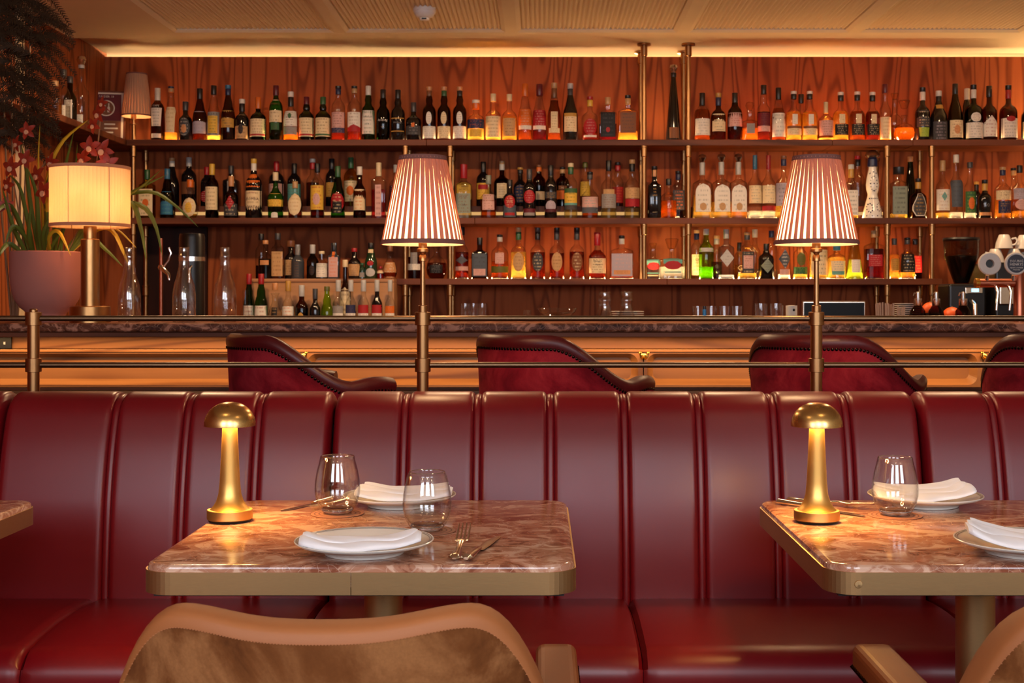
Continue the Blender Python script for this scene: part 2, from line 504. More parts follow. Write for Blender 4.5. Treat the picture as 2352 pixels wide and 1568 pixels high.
# street wall with three window openings
wf = MB()
xs = [XL-0.06, -2.35, -1.05, -0.3, 1.0, 1.75, 3.05, XR+0.06]
for i in range(0, len(xs), 2): wf.box(xs[i], xs[i+1], YF-0.12, YF, 0, 2.7)
for i in range(1, len(xs)-1, 2):
    wf.box(xs[i], xs[i+1], YF-0.12, YF, 0, 1.33); wf.box(xs[i], xs[i+1], YF-0.12, YF, 2.64, 2.7)
struct(wf.build('wall_front', M['plaster']))
for i, k in enumerate((1, 3, 5)):
    x0, x1 = xs[k], xs[k+1]
    fr = struct(MB().box(x0, x0+0.04, YF-0.1, YF-0.04, 1.33, 2.64).build('window_%d' % (i+1), M['black_metal']))
    for a, b, c, d in ((x1-0.04, x1, 1.33, 2.64), ((x0+x1)/2-0.02, (x0+x1)/2+0.02, 1.33, 2.64), (x0, x1, 1.33, 1.37), (x0, x1, 2.60, 2.64), (x0, x1, 2.18, 2.22)):
        MB().box(a, b, YF-0.1, YF-0.04, c, d).build('window_bar', M['black_metal'], fr)
# ceiling: main plane with recessed ribbed panels, raised strip along the back
PX0, PP, PW = -1.932, 0.9055, 0.845
PY0, PY1 = 5.6, 6.90
ce = MB()
ce.box(XL, XR, YF, PY0, ZC, ZC+0.1)
ce.box(XL, XR, PY1, 7.05, ZC, ZC+0.1)
edges = [XL] + [v for k in range(6) for v in (PX0+PP*k, PX0+PP*k+PW)] + [XR]
for i in range(0, len(edges), 2): ce.box(edges[i], edges[i+1], PY0, PY1, ZC, ZC+0.1)
ce.box(XL-0.3, XR+0.3, 7.05, 8.25, ZS, ZS+0.08)
ceil = struct(ce.build('ceiling', M['ceiling']), 'cream ceiling with recessed ribbed panels')
rib_me = None
NR = 34
for k in range(6):
    x0 = PX0 + PP*k; x1 = x0 + PW
    pan = MB().box(x0, x1, PY0, PY1, ZC+0.022, ZC+0.04).build('ceiling_panel', M['ceiling'], ceil)
    fr = MB()
    for s_ in (0, 1):
        a = [(x0, ZC), (x0+0.022, ZC+0.010), (x0+0.022, ZC+0.022)] if s_ == 0 else [(x1, ZC), (x1-0.022, ZC+0.010), (x1-0.022, ZC+0.022)]
        fr.grid([[(p[0], PY0, p[1]) for p in a], [(p[0], PY1, p[1]) for p in a]], smooth=False)
        yy = PY0 if s_ == 0 else PY1; sg = 1 if s_ == 0 else -1
        b = [(yy, ZC), (yy+sg*0.022, ZC+0.010), (yy+sg*0.022, ZC+0.022)]
        fr.grid([[(x0, p[0], p[1]) for p in b], [(x1, p[0], p[1]) for p in b]], smooth=False)
    fr.build('panel_frame', M['ceiling'], pan)
    iw = PW - 0.044
    if rib_me is None:
        pr = [(-0.5, 0.0), (-0.3, -0.5), (-0.1, -0.95), (0.1, -0.95), (0.3, -0.5), (0.5, 0.0)]
        rows = [[(p[0]*iw/NR, y, p[1]*0.009) for p in pr] for y in (PY0+0.022, PY1-0.022)]
        rib_me = MB().grid(rows).build('rib', M['ceiling'], pan)
        rib_me.location = (x0+0.022+iw/NR*0.5, 0, ZC+0.022); rib_me = rib_me.data
        st = 1
    else: st = 0
    for j in range(st, NR):
        mk('rib', rib_me, None, pan, (x0+0.022+iw/NR*(j+0.5), 0, ZC+0.022))
# cove LED strip behind the top of the walnut wall (it hangs unevenly, so its light edge waves)
pts = []
for i in range(90):
    x = XL-0.25 + (XR-XL+0.5)*i/89
    pts.append((x, 8.1, 2.540 + 0.009*math.sin(x*1.9-1.2) + 0.004*math.sin(x*3.9+1.0)))
lc = MB(); lc.grid([[(p[0], p[1], p[2]-0.010) for p in pts], [(p[0], p[1]+0.004, p[2]+0.010) for p in pts]])
lco = lc.build('cove_light_strip', M['led_cove']); tag(lco, 'warm light strip hidden behind the top of the wood wall', 'light strip')
lco.data.flip_normals()
# pale trim post of the side wall, behind the fern
struct(MB().bbox(wx(27, 6.3), wx(46, 6.3), 6.3, 6.36, 0.0, 2.58, 0.004).build('trim_1', M['cream']))
cb = thing('side_cabinet', 'cream painted cabinet at the left edge, behind the pink pot', 'cabinet')
MB().bbox(-2.52, wx(47, 6.42), 6.42, 6.66, 0.0, wz(606, 6.42), 0.004).build('body', M['cream'], cb)
MB().bbox(-2.52, wx(50, 6.42), 6.40, 6.66, wz(606, 6.42)+0.0005, wz(598, 6.42), 0.003).build('top', M['pot'], cb)

# ================================================================== BACK BAR SHELVING
ZT, ZM, ZB = 2.07, 1.632, 1.292      # tops of the three shelves
SY = 7.30                             # shelf fronts
TH = 0.034
sh = thing('back_bar_shelving', 'dark wood bottle shelves on brass posts against the back wall', 'shelving')
def board(x0, x1, z, y0=SY, y1=YB, th=TH): return MB().bbox(x0, x1, y0, y1, z-th, z, 0.003).build('shelf_board', M['shelf_wood'], sh)
for a, b in ((290, 979), (979.6, 1912), (1912.6, 2097), (2097.6, 2700)): board(wx(a, SY), wx(b, SY), ZT)
for a, b in ((300, 1090), (1090.6, 1875), (1875.6, 2700)): board(wx(a, SY), wx(b, SY), ZM)
for a, b in ((906, 1532), (1532.6, 2165)): board(wx(a, SY), wx(b, SY), ZB)
board(XL, wx(290, SY)-0.0008, ZT, 5.52, YB)            # the return along the left wall
dr = struct(MB().bbox(wx(312, 7.56), wx(474, 7.56), 7.565, 7.5995, 1.0005, ZM-TH-0.002, .003).build('wall_shade_panel', M['wall_shade']), 'dark panel added as shade on the wall under the left shelves')  # shade on the unlit wall, put in as a dark-coloured panel
# two-step risers of the middle shelf with their light strips
for a, b in ((402, 921), (1044, 1468), (1592, 2029)):
    x0, x1 = wx(a, 7.47), wx(b, 7.47)
    MB().bbox(x0, x1, 7.47, YB-0.001, ZM+0.0005, ZM+0.078, 0.002).build('riser', M['shelf_wood'], sh)
    MB().box(x0+0.004, x1-0.004, 7.463, 7.4695, ZM+0.026, ZM+0.044).build('light_strip', M['led_riser'], sh)
for a, b, z in ((330, 1466, ZT), (1500, 1572, ZT), (1596, 2640, ZT), (1044, 1468, ZB), (1496, 1568, ZB), (1592, 2120, ZB), (1496, 1568, ZM), (1592, 2029, ZM), (2052, 2640, ZM)):
    xa, xb = wx(a, 7.4), wx(b, 7.4)
    MB().add([(xa, 7.39, z+0.0004), (xb, 7.39, z+0.0004), (xb, 7.412, z+0.0004), (xa, 7.412, z+0.0004)], [(0, 1, 2, 3)], False).build('light_strip', M['led_shelf'] if z != ZM else M['led_shelf_dim'], sh)
post_me = {}
def post(x, y, z0, z1, flange=False):
    p = MB().lathe([(0.0135, z0), (0.0135, z1)], 14, (x, y, 0)).build('post', M['brass_rail'], sh)
    for zz in (ZT, ZM, ZB):
        if z0 < zz - TH - 0.03 < z1:
            MB().lathe([(0.0135, 0), (0.0185, 0.004), (0.0185, 0.052), (0.0205, 0.054), (0.0205, 0.062)], 14, (x, y, zz-TH-0.0622)).build('collar', M['brass_rail'], p)
    if flange:
        MB().lathe([(0.014, 0), (0.019, 0.004), (0.019, 0.06), (0.038, 0.062), (0.038, 0.072)], 18, (x, y, ZS-0.073)).build('ceiling_flange', M['brass_rail'], p)
for px_, low, fl in ((303, 1.0, False), (930, 1.0, False), (1033, 1.0, False), (1480, ZB, True), (1582, ZB, True), (2040, 1.0, False), (2143, 1.0, False)):
    x = wx(px_, SY)
    for y in (SY+0.022, 7.555):
        if fl: post(x, y, ZT, ZS, True)
        post(x, y, ZM, ZT-TH)
        post(x, y, (ZB if px_ > 400 else ZB), ZM-TH)
        if low < ZB: post(x, y, low, ZB-(TH if px_ > 400 else 0))
# hidden working counter at the back wall and inner worktop of the bar
bc = thing('back_counter', 'dark working counter along the back wall under the shelves', 'counter')
MB().bbox(XL+0.001, XR-0.001, 6.95, YB-0.001, 0.96, 1.0, 0.003).build('top', M['shelf_wood'], bc)
MB().box(XL+0.001, XR-0.001, 7.0, YB-0.001, 0.0, 0.96).build('body', M['shelf_wood'], bc)

# ================================================================== THE BAR
BZ, BF = 1.0877, 4.75
bar = thing('bar_counter', 'brown marble topped bar with lit honey wood panelled front', 'bar')
MB().bbox(XL+0.001, XR-0.001, BF, 5.36, BZ-0.032, BZ, 0.008, 3).build('marble_top', M['marble_bar'], bar)
MB().bbox(XL+0.001, XR-0.001, BF+0.02, 5.34, BZ-0.052, BZ-0.0325, 0.003).build('edge_trim', M['shelf_wood'], bar)
MB().box(XL+0.001, XR-0.001, 4.99, 5.30, 0.0, BZ-0.053).build('carcass', M['shelf_wood'], bar)
MB().box(XL+0.001, XR-0.001, 5.30, 5.80, 0.88, 0.92).build('inner_worktop', M['shelf_wood'], bar)
MB().box(XL+0.001, XR-0.001, 5.32, 5.78, 0.0, 0.88).build('inner_cabinet', M['shelf_wood'], bar)
zf = lambda y: wz(y, 4.93)
MB().bbox(XL+0.001, XR-0.001, 4.962, 4.99, zf(801), BZ-0.053, 0.001).build('upper_board', M['bar_wood'], bar)
MB().bbox(XL+0.001, XR-0.001, 4.93, 4.99, zf(809), zf(802), 0.003, 2).build('ledge', M['bar_wood'], bar)
MB().add([(XL+0.01, 4.86, BZ-0.0525), (XR-0.01, 4.86, BZ-0.0525), (XR-0.01, 4.872, BZ-0.0525), (XL+0.01, 4.872, BZ-0.0525)], [(3, 2, 1, 0)], False).build('light_strip', M['led_bar'], bar)
def bay(x0, x1, px0, px1, z0, z1, pz0, pz1):
    yf, yr = 4.935, 4.962
    rr = rrect(px0, px1, pz0, pz1, 0.035, 6)
    ri = rrect(px0+0.024, px1-0.024, pz0+0.022, pz1-0.016, 0.02, 6)
    cs = [(x1, z1), (x0, z1), (x0, z0), (x1, z0)]
    outer = [cs[i // 7] for i in range(28)]
    fb = MB()
    fb.grid([[(p[0], yf, p[1]) for p in rr], [(p[0], yf, p[1]) for p in outer]], True, False)
    fb.grid([[(p[0], yr, p[1]) for p in ri], [(p[0], yf, p[1]) for p in rr]], True, False)
    f_ = fb.build('panel_frame', M['bar_wood'], bar)
    MB().add([(p[0], yr, p[1]) for p in ri], [tuple(range(28))[::-1]], False).build('panel', M['bar_wood'], f_)
for k in range(-2, 4):
    xg = wx(1478, 4.935) + 1.283*k
    bay(xg+0.002, xg+1.281, xg+0.014, xg+1.262, zf(889), zf(809), zf(884), zf(812))
    hk = thing('coat_hook', ['brass double hook on the bar front hidden left', 'brass double hook on the bar front at far left',
        'brass double bag hook on bar front beside the leftmost red stool', 'brass double bag hook on bar front between two red stools',
        'brass double bag hook on bar front beside the rightmost red stool', 'brass double bag hook at right end of bar front'][k+2], 'hook', (xg, 4.93, zf(818))) if k in (-1, 0, 1) else None
    if k == -1: hk['label'] = 'brass bag hook on bar front just right of the leftmost stool back'
    if k == 0: hk['label'] = 'brass bag hook on bar front between second and third stool'
    if k == 1: hk['label'] = 'brass bag hook on bar front beside the rightmost stool'
    if hk:
        MB().lathe([(0.012, 0), (0.012, 0.004), (0.006, 0.008)], 14).build('plate', M['brass_gold'], hk).rotation_euler = (R(90), 0, 0)
        for s_ in (-1, 1):
            h_ = MB().tube([(0, -0.004, 0), (s_*0.006, -0.02, -0.008), (s_*0.013, -0.03, -0.002), (s_*0.015, -0.03, 0.012)], 0.0032, 8)
            h_.build('prong', M['brass_gold'], hk)
            MB().lathe([(0.0001, -0.006), (0.0045, -0.004), (0.006, 0), (0.0045, 0.004), (0.0001, 0.006)], 10, (s_*0.015, -0.03, 0.014)).build('knob', M['brass_gold'], hk)
MB().bbox(XL+0.001, XR-0.001, 4.95, 4.99, zf(897), zf(889.5), 0.002).build('lower_rail', M['shelf_wood'], bar)
MB().box(XL+0.001, XR-0.001, 4.965, 4.989, 0.02, zf(897)).build('lower_board', M['bar_wood'], bar)
op = thing('power_outlet', 'grey power outlet plate at the left end of the bar front', 'outlet', (wx(8, 4.96), 4.955, wz(787, 4.96)))
MB().bbox(-0.055, 0.033, -0.006, 0.006, -0.022, 0.022, 0.002).build('plate', M['black_metal'], op)
MB().box(0.005, 0.012, -0.0075, -0.006, -0.006, 0.004).build('socket_mark', M['ceramic'], op)

# ================================================================== BANQUETTE
def prof_back(t):
    """t 0..1 from the seat joint up and over the top roll: (y, z, ny, nz)"""
    P = [(3.094, 0.44), (3.098, 0.52), (3.105, 0.60), (3.119, 0.70), (3.142, 0.80), (3.165, 0.868), (3.185, 0.908), (3.215, 0.930), (3.25, 0.936), (3.29, 0.930), (3.31, 0.908), (3.318, 0.85)]
    f_ = t*(len(P)-1); i = min(int(f_), len(P)-2); u = f_-i
    def cr(a, b, c, d): return 0.5*((2*b)+(-a+c)*u+(2*a-5*b+4*c-d)*u*u+(-a+3*b-3*c+d)*u**3)
    q = [P[max(i-1, 0)], P[i], P[i+1], P[min(i+2, len(P)-1)]]
    return cr(*[p[0] for p in q]), cr(*[p[1] for p in q])
NV = 44
prof = [prof_back(i/NV) for i in range(NV+1)]
norm = []
for i in range(NV+1):
    a, b = prof[max(i-1, 0)], prof[min(i+1, NV)]
    d = Vector((0, b[0]-a[0], b[1]-a[1])).normalized()
    norm.append(Vector((0, -d.z, d.y)))
def back_panel(x0, x1, par, open0, open1):
    n = 26; rows = []
    for j in range(n+1):
        u = j/n
        u = 0.5-0.5*math.cos(PI*u)            # denser at the seams
        x = x0 + (x1-x0)*u
        e0 = (x-x0); e1 = (x1-x)
        def drop(e, wd, dp):
            q = min(1, e/wd); return dp*(1-math.sqrt(max(0, 1-(1-q)**2)))
        rr = 0.013
        h = 0.008 - drop(e0, rr*(1.5 if open0 else 1), 0.011 if not open0 else 0.04) - drop(e1, rr*(1.5 if open1 else 1), 0.011 if not open1 else 0.04)
        rows.append([(x, prof[i][0]+norm[i].y*h, prof[i][1]+norm[i].z*h) for i in range(NV+1)])
    m = MB(); m.grid(rows)
    return m.build('back_panel', M['leather'], par)
def welt(x, par):
    rows = []
    for k in range(9):
        a = -1 + 2*k/8
        xo = x + a*0.0095; h = -0.0045 + 0.0065*math.sqrt(max(0, 1-a*a))
        rows.append([(xo, prof[i][0]+norm[i].y*h, prof[i][1]+norm[i].z*h) for i in range(NV+1)])
    MB().grid(rows).build('welt', M['leather'], par)
def seat_cushion(x0, x1, par):
    P = []
    for i in range(9): P.append((3.13 - i*(3.13-2.70)/8, 0.462 + 0.014*math.sin(PI*i/8)))
    for i in range(1, 9):
        a = R(90*i/8); P.append((2.70-0.065*math.sin(a), 0.402+0.060*math.cos(a)))
    P += [(2.637, 0.30), (2.645, 0.12)]
    n = 14; rows = []
    for j in range(n+1):
        u = 0.5-0.5*math.cos(PI*j/n); x = x0+(x1-x0)*u
        e = min(x-x0, x1-x); q = min(1, e/0.02); dr = 0.02*(1-math.sqrt(max(0, 1-(1-q)**2)))
        rows.append([(x, p[0]+dr*(0.4 if i > 8 else 0), p[1]-dr*(1 if i < 14 else 0.2)) for i, p in enumerate(P)])
    m = MB(); m.grid(rows)
    o = m.build('seat_cushion', M['leather'], par); o.data.flip_normals()
def banquette(label, edges_px, split, group='banquette units'):
    b = thing('banquette', label, 'banquette', group=group)
    ex = [wx(e, 3.19) for e in edges_px]
    for i in range(len(ex)-1):
        o0, o1 = i == 0, i == len(ex)-2
        back_panel(ex[i]+(0.002 if o0 else 0.0085), ex[i+1]-(0.002 if o1 else 0.0085), b, o0, o1)
        if not o1: welt(ex[i+1], b)
    sp = [ex[0]+0.002] + [wx(s_, 3.19) for s_ in split] + [ex[-1]-0.002]
    for i in range(len(sp)-1): seat_cushion(sp[i]+(0.0005 if i else 0), sp[i+1]-0.0005, b)
    MB().box(ex[0]+0.004, ex[-1]-0.004, 2.70, 3.26, 0.0, 0.12).build('plinth', M['black_metal'], b)
    MB().box(ex[0]+0.004, ex[-1]-0.004, 3.262, 3.30, 0.12, 0.86).build('back_frame', M['black_metal'], b)
    return b
banquette('red leather banquette section at left edge, beside the left-hand table', [-1030, -688, -520, -350, -180, 12], [-400])
banquette('red leather channelled banquette section left of the dark joint, behind the lamp', [12, 270, 435, 597, 765], [250])
banquette('red leather channelled banquette section filling the middle, eight channels wide', [765, 931, 1097, 1264, 1433, 1603, 1774, 1940, 2108], [1437])
banquette('red leather banquette section behind the right-hand table at right edge', [2108, 2277, 2447, 2616, 2786], [2447])

# ================================================================== BRASS RAIL AND POST LAMPS
RY = 3.40
rail = thing('brass_railing', 'brass double rail with posts standing behind the banquette', 'railing')
def zr(y): return wz(y, RY)
POST = (77, 971, 1875, 2785)
for i, p in enumerate(POST):
    x = wx(p, RY)
    pp = MB().lathe([(0.0152, 0.0), (0.0152, zr(716))], 20, (x, RY, 0)).build('post', M['brass_rail'], rail)
    for y0, y1 in ((747, 716), (854, 822)):
        MB().lathe([(0.0165, zr(y0)), (0.0205, zr(y0)+0.001), (0.0205, zr(y1)-0.001), (0.0165, zr(y1))], 24, (x, RY, 0)).build('collar', M['brass_rail'], pp)
    MB().lathe([(0.045, 0), (0.045, 0.008), (0.02, 0.012)], 20, (x, RY, 0)).build('foot', M['brass_rail'], pp)
    if i == 0:
        MB().lathe([(0.0105, zr(716)), (0.0105, zr(711)), (0.008, zr(709)), (0.0001, zr(708.5))], 16, (x, RY, 0)).build('cap', M['brass_rail'], pp)
xsr = [wx(-700, RY)] + [wx(p, RY) for p in POST]
for i in range(len(xsr)-1):
    for y in (731, 838):
        a = xsr[i]+(0.0155 if i else 0); b = xsr[i+1]-0.0155
        MB().tube([(a, RY, zr(y)), ((a+b)/2, RY, zr(y)), (b, RY, zr(y))], 0.0076, 14).build('rail', M['bronze'], rail)

def cone_shade(par, z0, z1, r0, r1, npl, pw, mats, tape=0.012, taperow=True):
    """pleated cone: lining, overlapping pleats and two tapes"""
    N = npl*2
    MB().grid([[(r_*math.cos(2*PI*k/N), r_*math.sin(2*PI*k/N), z) for k in range(N)] for r_, z in ((r0-0.002, z0), ((r0+r1)/2-0.002, (z0+z1)/2), (r1-0.002, z1))], True).build('lining', mats[0], par)
    me = None
    for k in range(npl):
        if me is None:
            h = pw/2; rows = []
            for t in (0, 0.25, 0.5, 0.75, 1.0):
                r_ = r0+(r1-r0)*t; z = z0+(z1-z0)*t
                ww = h*(1.0-0.04*t)
                rows.append([(math.sqrt(max(0, r_*r_-u*u*ww*ww))+b, u*ww, z) for u, b in ((-1, 0.0), (-0.5, 0.0016), (0.2, 0.0024), (1, 0.0008))])
            o = MB().grid(rows).build('pleat', mats[1], par); me = o.data
        else: o = mk('pleat', me, None, par)
        o.rotation_euler = (0, 0, 2*PI*k/npl + rnd.uniform(-0.012, 0.012))
    for nm, z, r_ in (('bottom_tape', z0, r0), ('top_tape', z1, r1)):
        sg = 1 if nm[0] == 'b' else -1
        dz = tape*sg; dr = (r1-r0)/(z1-z0)*dz
        MB().grid([[(q*math.cos(2*PI*k/48), q*math.sin(2*PI*k/48), zz) for k in range(48)] for q, zz in ((r_+0.003, z), (r_+0.0034, z+dz*0.5), (r_+dr+0.003, z+dz))], True).build(nm, mats[2], par)
def post_lamp(px_, label):
    x = wx(px_, RY)
    L = thing('post_lamp', label, 'lamp', (x, RY, zr(716)), group='pleated lamps on the rail posts')
    k = RY/F
    MB().lathe([(0.012, 0), (0.012, 14*k), (0.0105, 15*k)], 20).build('socket_base', M['brass_rail'], L)
    MB().lathe([(0.0072, 14*k), (0.0064, 120*k)], 16).build('stem', M['brass_rail'], L)
    MB().lathe([(0.007, 116*k), (0.0098, 117*k), (0.0098, 128*k), (0.0068, 132*k), (0.0085, 136*k), (0.0155, 138*k), (0.0155, 144*k), (0.011, 146*k), (0.011, 165*k)], 24).build('lamp_holder', M['brass'], L)
    MB().lathe([(0.0001, 190*k), (0.014, 196*k), (0.020, 212*k), (0.018, 226*k), (0.010, 240*k), (0.0001, 243*k)], 16).build('bulb', M['bulb'], L)
    z0, z1 = (716-562)*k, (716-359)*k
    cone_shade(L, z0, z1, 94*k, 52*k, 38, 0.0108, (M['shade_lining'], M['shade_pleat'], M['shade_tape']))
    sp = MB()
    for a in range(3):
        t = 2*PI*a/3; sp.tube([(0, 0, z1-0.012), (52*k*math.cos(t), 52*k*math.sin(t), z1-0.012)], 0.0012, 6)
    sp.build('shade_spider', M['brass'], L)
post_lamp(971, 'glowing pleated cone lamp on the left rail post, above the table with two plates')
post_lamp(1875, 'glowing pleated cone lamp on the right rail post, before the ceramic bottle')

# ================================================================== BAR STOOLS
def stool(x, y, beta, label):
    """tub-backed bar stool; beta = direction (degrees, from +X) in which its back points"""
    st = thing('bar_stool', label, 'bar stool', (x, y, 0), R(beta), group='red bar stools at the bar')
    R0, RI = 0.250, 0.200
    A = 128; N = 64
    def top(a):
        q = abs(a)
        if q < 34: return 1.072
        if q < 98:
            t = (q-34)/64; t = t*t*(3-2*t); return 1.072-(1.072-0.936)*t
        t = (q-98)/30; return 0.936 + 0.012*math.sin(PI*min(1, t*0.85))
    def flare(a):
        q = abs(a); return 0 if q < 70 else 0.035*((q-70)/58)**1.6
    def ring_(a, r_, z): return ((r_)*math.cos(R(a)), (r_)*math.sin(R(a)), z)
    angs = [-A + 2*A*i/N for i in range(N+1)]
    # outer suede shell up to the nail line
    rows = []
    for a in angs:
        zt = top(a)-0.040; f_ = flare(a); rows.append([ring_(a, R0-0.022+f_*0.3, 0.70), ring_(a, R0-0.008+f_*0.6, 0.78), ring_(a, R0+f_*0.9, max(0.80, zt-0.05)), ring_(a, R0+0.002+f_, zt)])
    MB().grid(rows).build('outer_shell', M['suede_red'], st)
    # leather rim: from the nail line over the top to the inside
    rows = []
    for a in angs:
        z = top(a); f_ = flare(a)
        rr = []
        for k in range(9):
            u = k/8
            if u < 0.5:
                t = u/0.5; rr.append(ring_(a, R0+0.0025+f_+0.004*math.sin(PI*t), z-0.042+0.034*t))
            else:
                t = (u-0.5)/0.5; an = PI*t
                rr.append(ring_(a, (R0+RI)/2+f_+(R0-RI)/2*math.cos(an), z-0.008+0.010*math.sin(an)-0.02*t*t))
        rows.append(rr)
    m = MB(); m.grid(rows)
    for rr in (rows[0], rows[-1]): m.add(rr, [tuple(range(len(rr)))], False)
    m.build('rim', M['leather_rim'], st)
    rows = []
    for a in angs:
        z = top(a)-0.028; f_ = flare(a); rows.append([ring_(a, RI+f_, z), ring_(a, RI-0.012, (z+0.78)/2), ring_(a, RI-0.005, 0.76)])
    MB().grid(rows).build('inner_back', M['leather_rim'], st)
    # brass-black nailhead trim along the nail line
    nm = MB(); q = -A*1.0
    while q < A:
        z = top(q)-0.0425; c = ring_(q, R0+0.0035+flare(q), z)
        d = Vector((math.cos(R(q)), math.sin(R(q)), 0)); t = Vector((-d.y, d.x, 0)); up = Vector((0, 0, 1))
        c = Vector(c); v = [c + (t*math.cos(2*PI*k/8)+up*math.sin(2*PI*k/8))*0.0048 for k in range(8)] + [c+d*0.0034]
        nm.add(v, [(k, (k+1) % 8, 8) for k in range(8)])
        slope = abs(top(q+1)-top(q-1))/2/(R(1)*R0)
        q += 0.0112/(R(1)*R0*math.sqrt(1+slope*slope))
    o = nm.build('nailhead_trim', M['nail'], st); o['kind'] = 'stuff'
    MB().lathe([(0.15, 0.70), (0.225, 0.705), (0.232, 0.74), (0.20, 0.785), (0.0001, 0.795)], 36).build('seat', M['leather_rim'], st)
    for a in (45, 135, 225, 315):
        c, s_ = math.cos(R(a)), math.sin(R(a))
        MB().tube([(0.15*c, 0.15*s_, 0.70), (0.23*c, 0.23*s_, 0.0)], [0.017, 0.011], 10).build('leg', M['arm_wood'], st)
    MB().tube([(0.203*math.cos(2*PI*k/24), 0.203*math.sin(2*PI*k/24), 0.25) for k in range(25)], 0.008, 8, False).build('footrest', M['brass_rail'], st)
stool(wx(716, 4.0), 4.0, 211, 'red suede bar stool with nailhead trim, leftmost, behind the two-plate table lamp')
stool(wx(1286, 4.0), 4.0, 228, 'red suede bar stool with nailhead trim, second from left, between the two lit lamps')
stool(wx(1914, 4.0), 4.0, 237, 'red suede bar stool with nailhead trim behind the right rail post')
stool(wx(2458, 4.0), 4.0, 243, 'red suede bar stool cut off by the right edge')

# ================================================================== TABLES
TZ, TF, TD, TW = 0.7472, 2.08, 0.70, 0.70
def table(x0, label, seam=None, screw=None):
    t = thing('dining_table', label, 'table', (x0+TW/2, TF+TD/2, 0), group='marble tables')
    h = TW/2; RC = 0.052
    # marble slab, softly rounded edge
    rows = []
    for ins, z in ((0.0035, -0.022), (0.0035, 0.006), (0.0045, 0.0095), (0.008, 0.0118), (0.014, 0.0125)):
        rows.append([(x, y, TZ-0.0125+z) for x, y in rrect(-h+ins, h-ins, -h+ins, h-ins, RC-ins, 10)])
    m = MB(); m.grid(rows, True, True, True, True); m.build('marble_top', M['marble'], t)
    # brass band: two lengths that meet at a fine joint on the front
    out = rrect(-h, h, -h, h, RC, 10); inn = rrect(-h+0.003, h-0.003, -h+0.003, h-0.003, RC-0.003, 10)
    zt, zb = TZ-0.0105, TZ-0.0465
    js = (seam if seam is not None else 0.0)
    n = len(out)
    def length(name, sel_, close0, close1):
        o_ = [close0[0]] + [out[i] for i in sel_] + [close1[0]]; i_ = [close0[1]] + [inn[i] for i in sel_] + [close1[1]]
        MB().grid([[(p[0], p[1], zt) for p in i_], [(p[0], p[1], zt) for p in o_], [(p[0]*1, p[1], zb) for p in o_], [(p[0], p[1], zb) for p in i_]], False, False).build(name, M['brass_edge'], t)
    q0 = ((js-0.0006, -h), (js-0.0006, -h+0.003)); q1 = ((js+0.0006, -h), (js+0.0006, -h+0.003))
    bk = ((0.0, h), (0.0, h-0.003))
    right = list(range(33, 44)) + list(range(0, 11)); left = list(range(11, 33))
    length('brass_band', right, q1, bk); length('brass_band', left, bk, q0)
    if screw is not None:
        MB().lathe([(0.0065, 0), (0.006, 0.0012), (0.0001, 0.0016)], 16).build('screw', M['brass_edge'], t, (screw, -h, TZ-0.029)).rotation_euler = (R(90), 0, 0)
    MB().box(-h+0.02, h-0.02, -h+0.02, h-0.02, TZ-0.052, TZ-0.036).build('underframe', M['black_metal'], t)
    MB().lathe([(0.0355, 0.02), (0.0355, TZ-0.052)], 32).build('column', M['brass_edge'], t)
    MB().lathe([(0.22, 0.0), (0.22, 0.012), (0.05, 0.022)], 40).build('base', M['brass_edge'], t)
    return t
table(-0.641, 'square rose marble table with brass band at centre left, two plates on it', wx(806, 2.08)+0.641-0.35)
table(0.460, 'square rose marble table with brass band at the right edge', 0.30, wx(1972, 2.08)-0.46-0.35)
table(-1.762, 'rose marble table of which one corner shows at the left edge')

# ------------------------------------------------------------------ mushroom lamps
def mushroom(px_, py_, label):
    Y = (CAMZ-TZ)*F/(py_-CY); k = 2.485/F
    L = thing('table_lamp', label, 'table lamp', (wx(px_, Y), Y, TZ+0.0005), group='brass mushroom lamps')
    MB().lathe([(0.040, 0.0), (0.041, 0.004)], 40).build('foot_pad', M['black_plastic'], L)
    MB().lathe([(0.0420, 0.004), (0.0432, 0.0052), (0.0432, 0.0215), (0.0422, 0.0225), (0.0372, 0.0228), (0.0315, 0.0285), (0.0258, 0.038), (0.0215, 0.052), (0.0192, 0.075), (0.0172, 0.115), (0.0150, 0.160), (0.0140, 0.192)], 48).build('stem', M['brass_stem'], L)
    R1, H = 0.0490, 0.0455
    pr = [(R1-0.0012, 0.182), (R1, 0.1825)]
    for i in range(1, 13):
        a = R(90*i/12); pr.append((R1*math.cos(a)**0.92 if i < 12 else 0.0001, 0.1825+H*math.sin(a)))
    MB().lathe(pr, 56, cap0=False).build('dome', M['brass_lamp'], L)
    MB().lathe([(R1-0.0012, 0.182)] + [((R1-0.002)*math.cos(R(90*i/8))**0.92 if i < 8 else 0.0001, 0.1825+(H-0.002)*math.sin(R(90*i/8))) for i in range(9)], 40, cap0=False).build('dome_inside', M['brass_lamp'], L)
    ring = MB()
    ring.grid([[(r_*math.cos(2*PI*j/32), r_*math.sin(2*PI*j/32), 0.1905) for j in range(32)] for r_ in (0.0250, 0.0390)], True)
    o = ring.build('led_ring', M['led_table'], L)
    MB().lathe([(0.0142, 0.1935), (0.0445, 0.1935)], 32, cap0=False, cap1=False).build('reflector', M['brass_lamp'], L)
mushroom(528, 1196, 'brass mushroom lamp on the centre-left table')
mushroom(1876, 1198, 'brass mushroom lamp on the right-hand table')

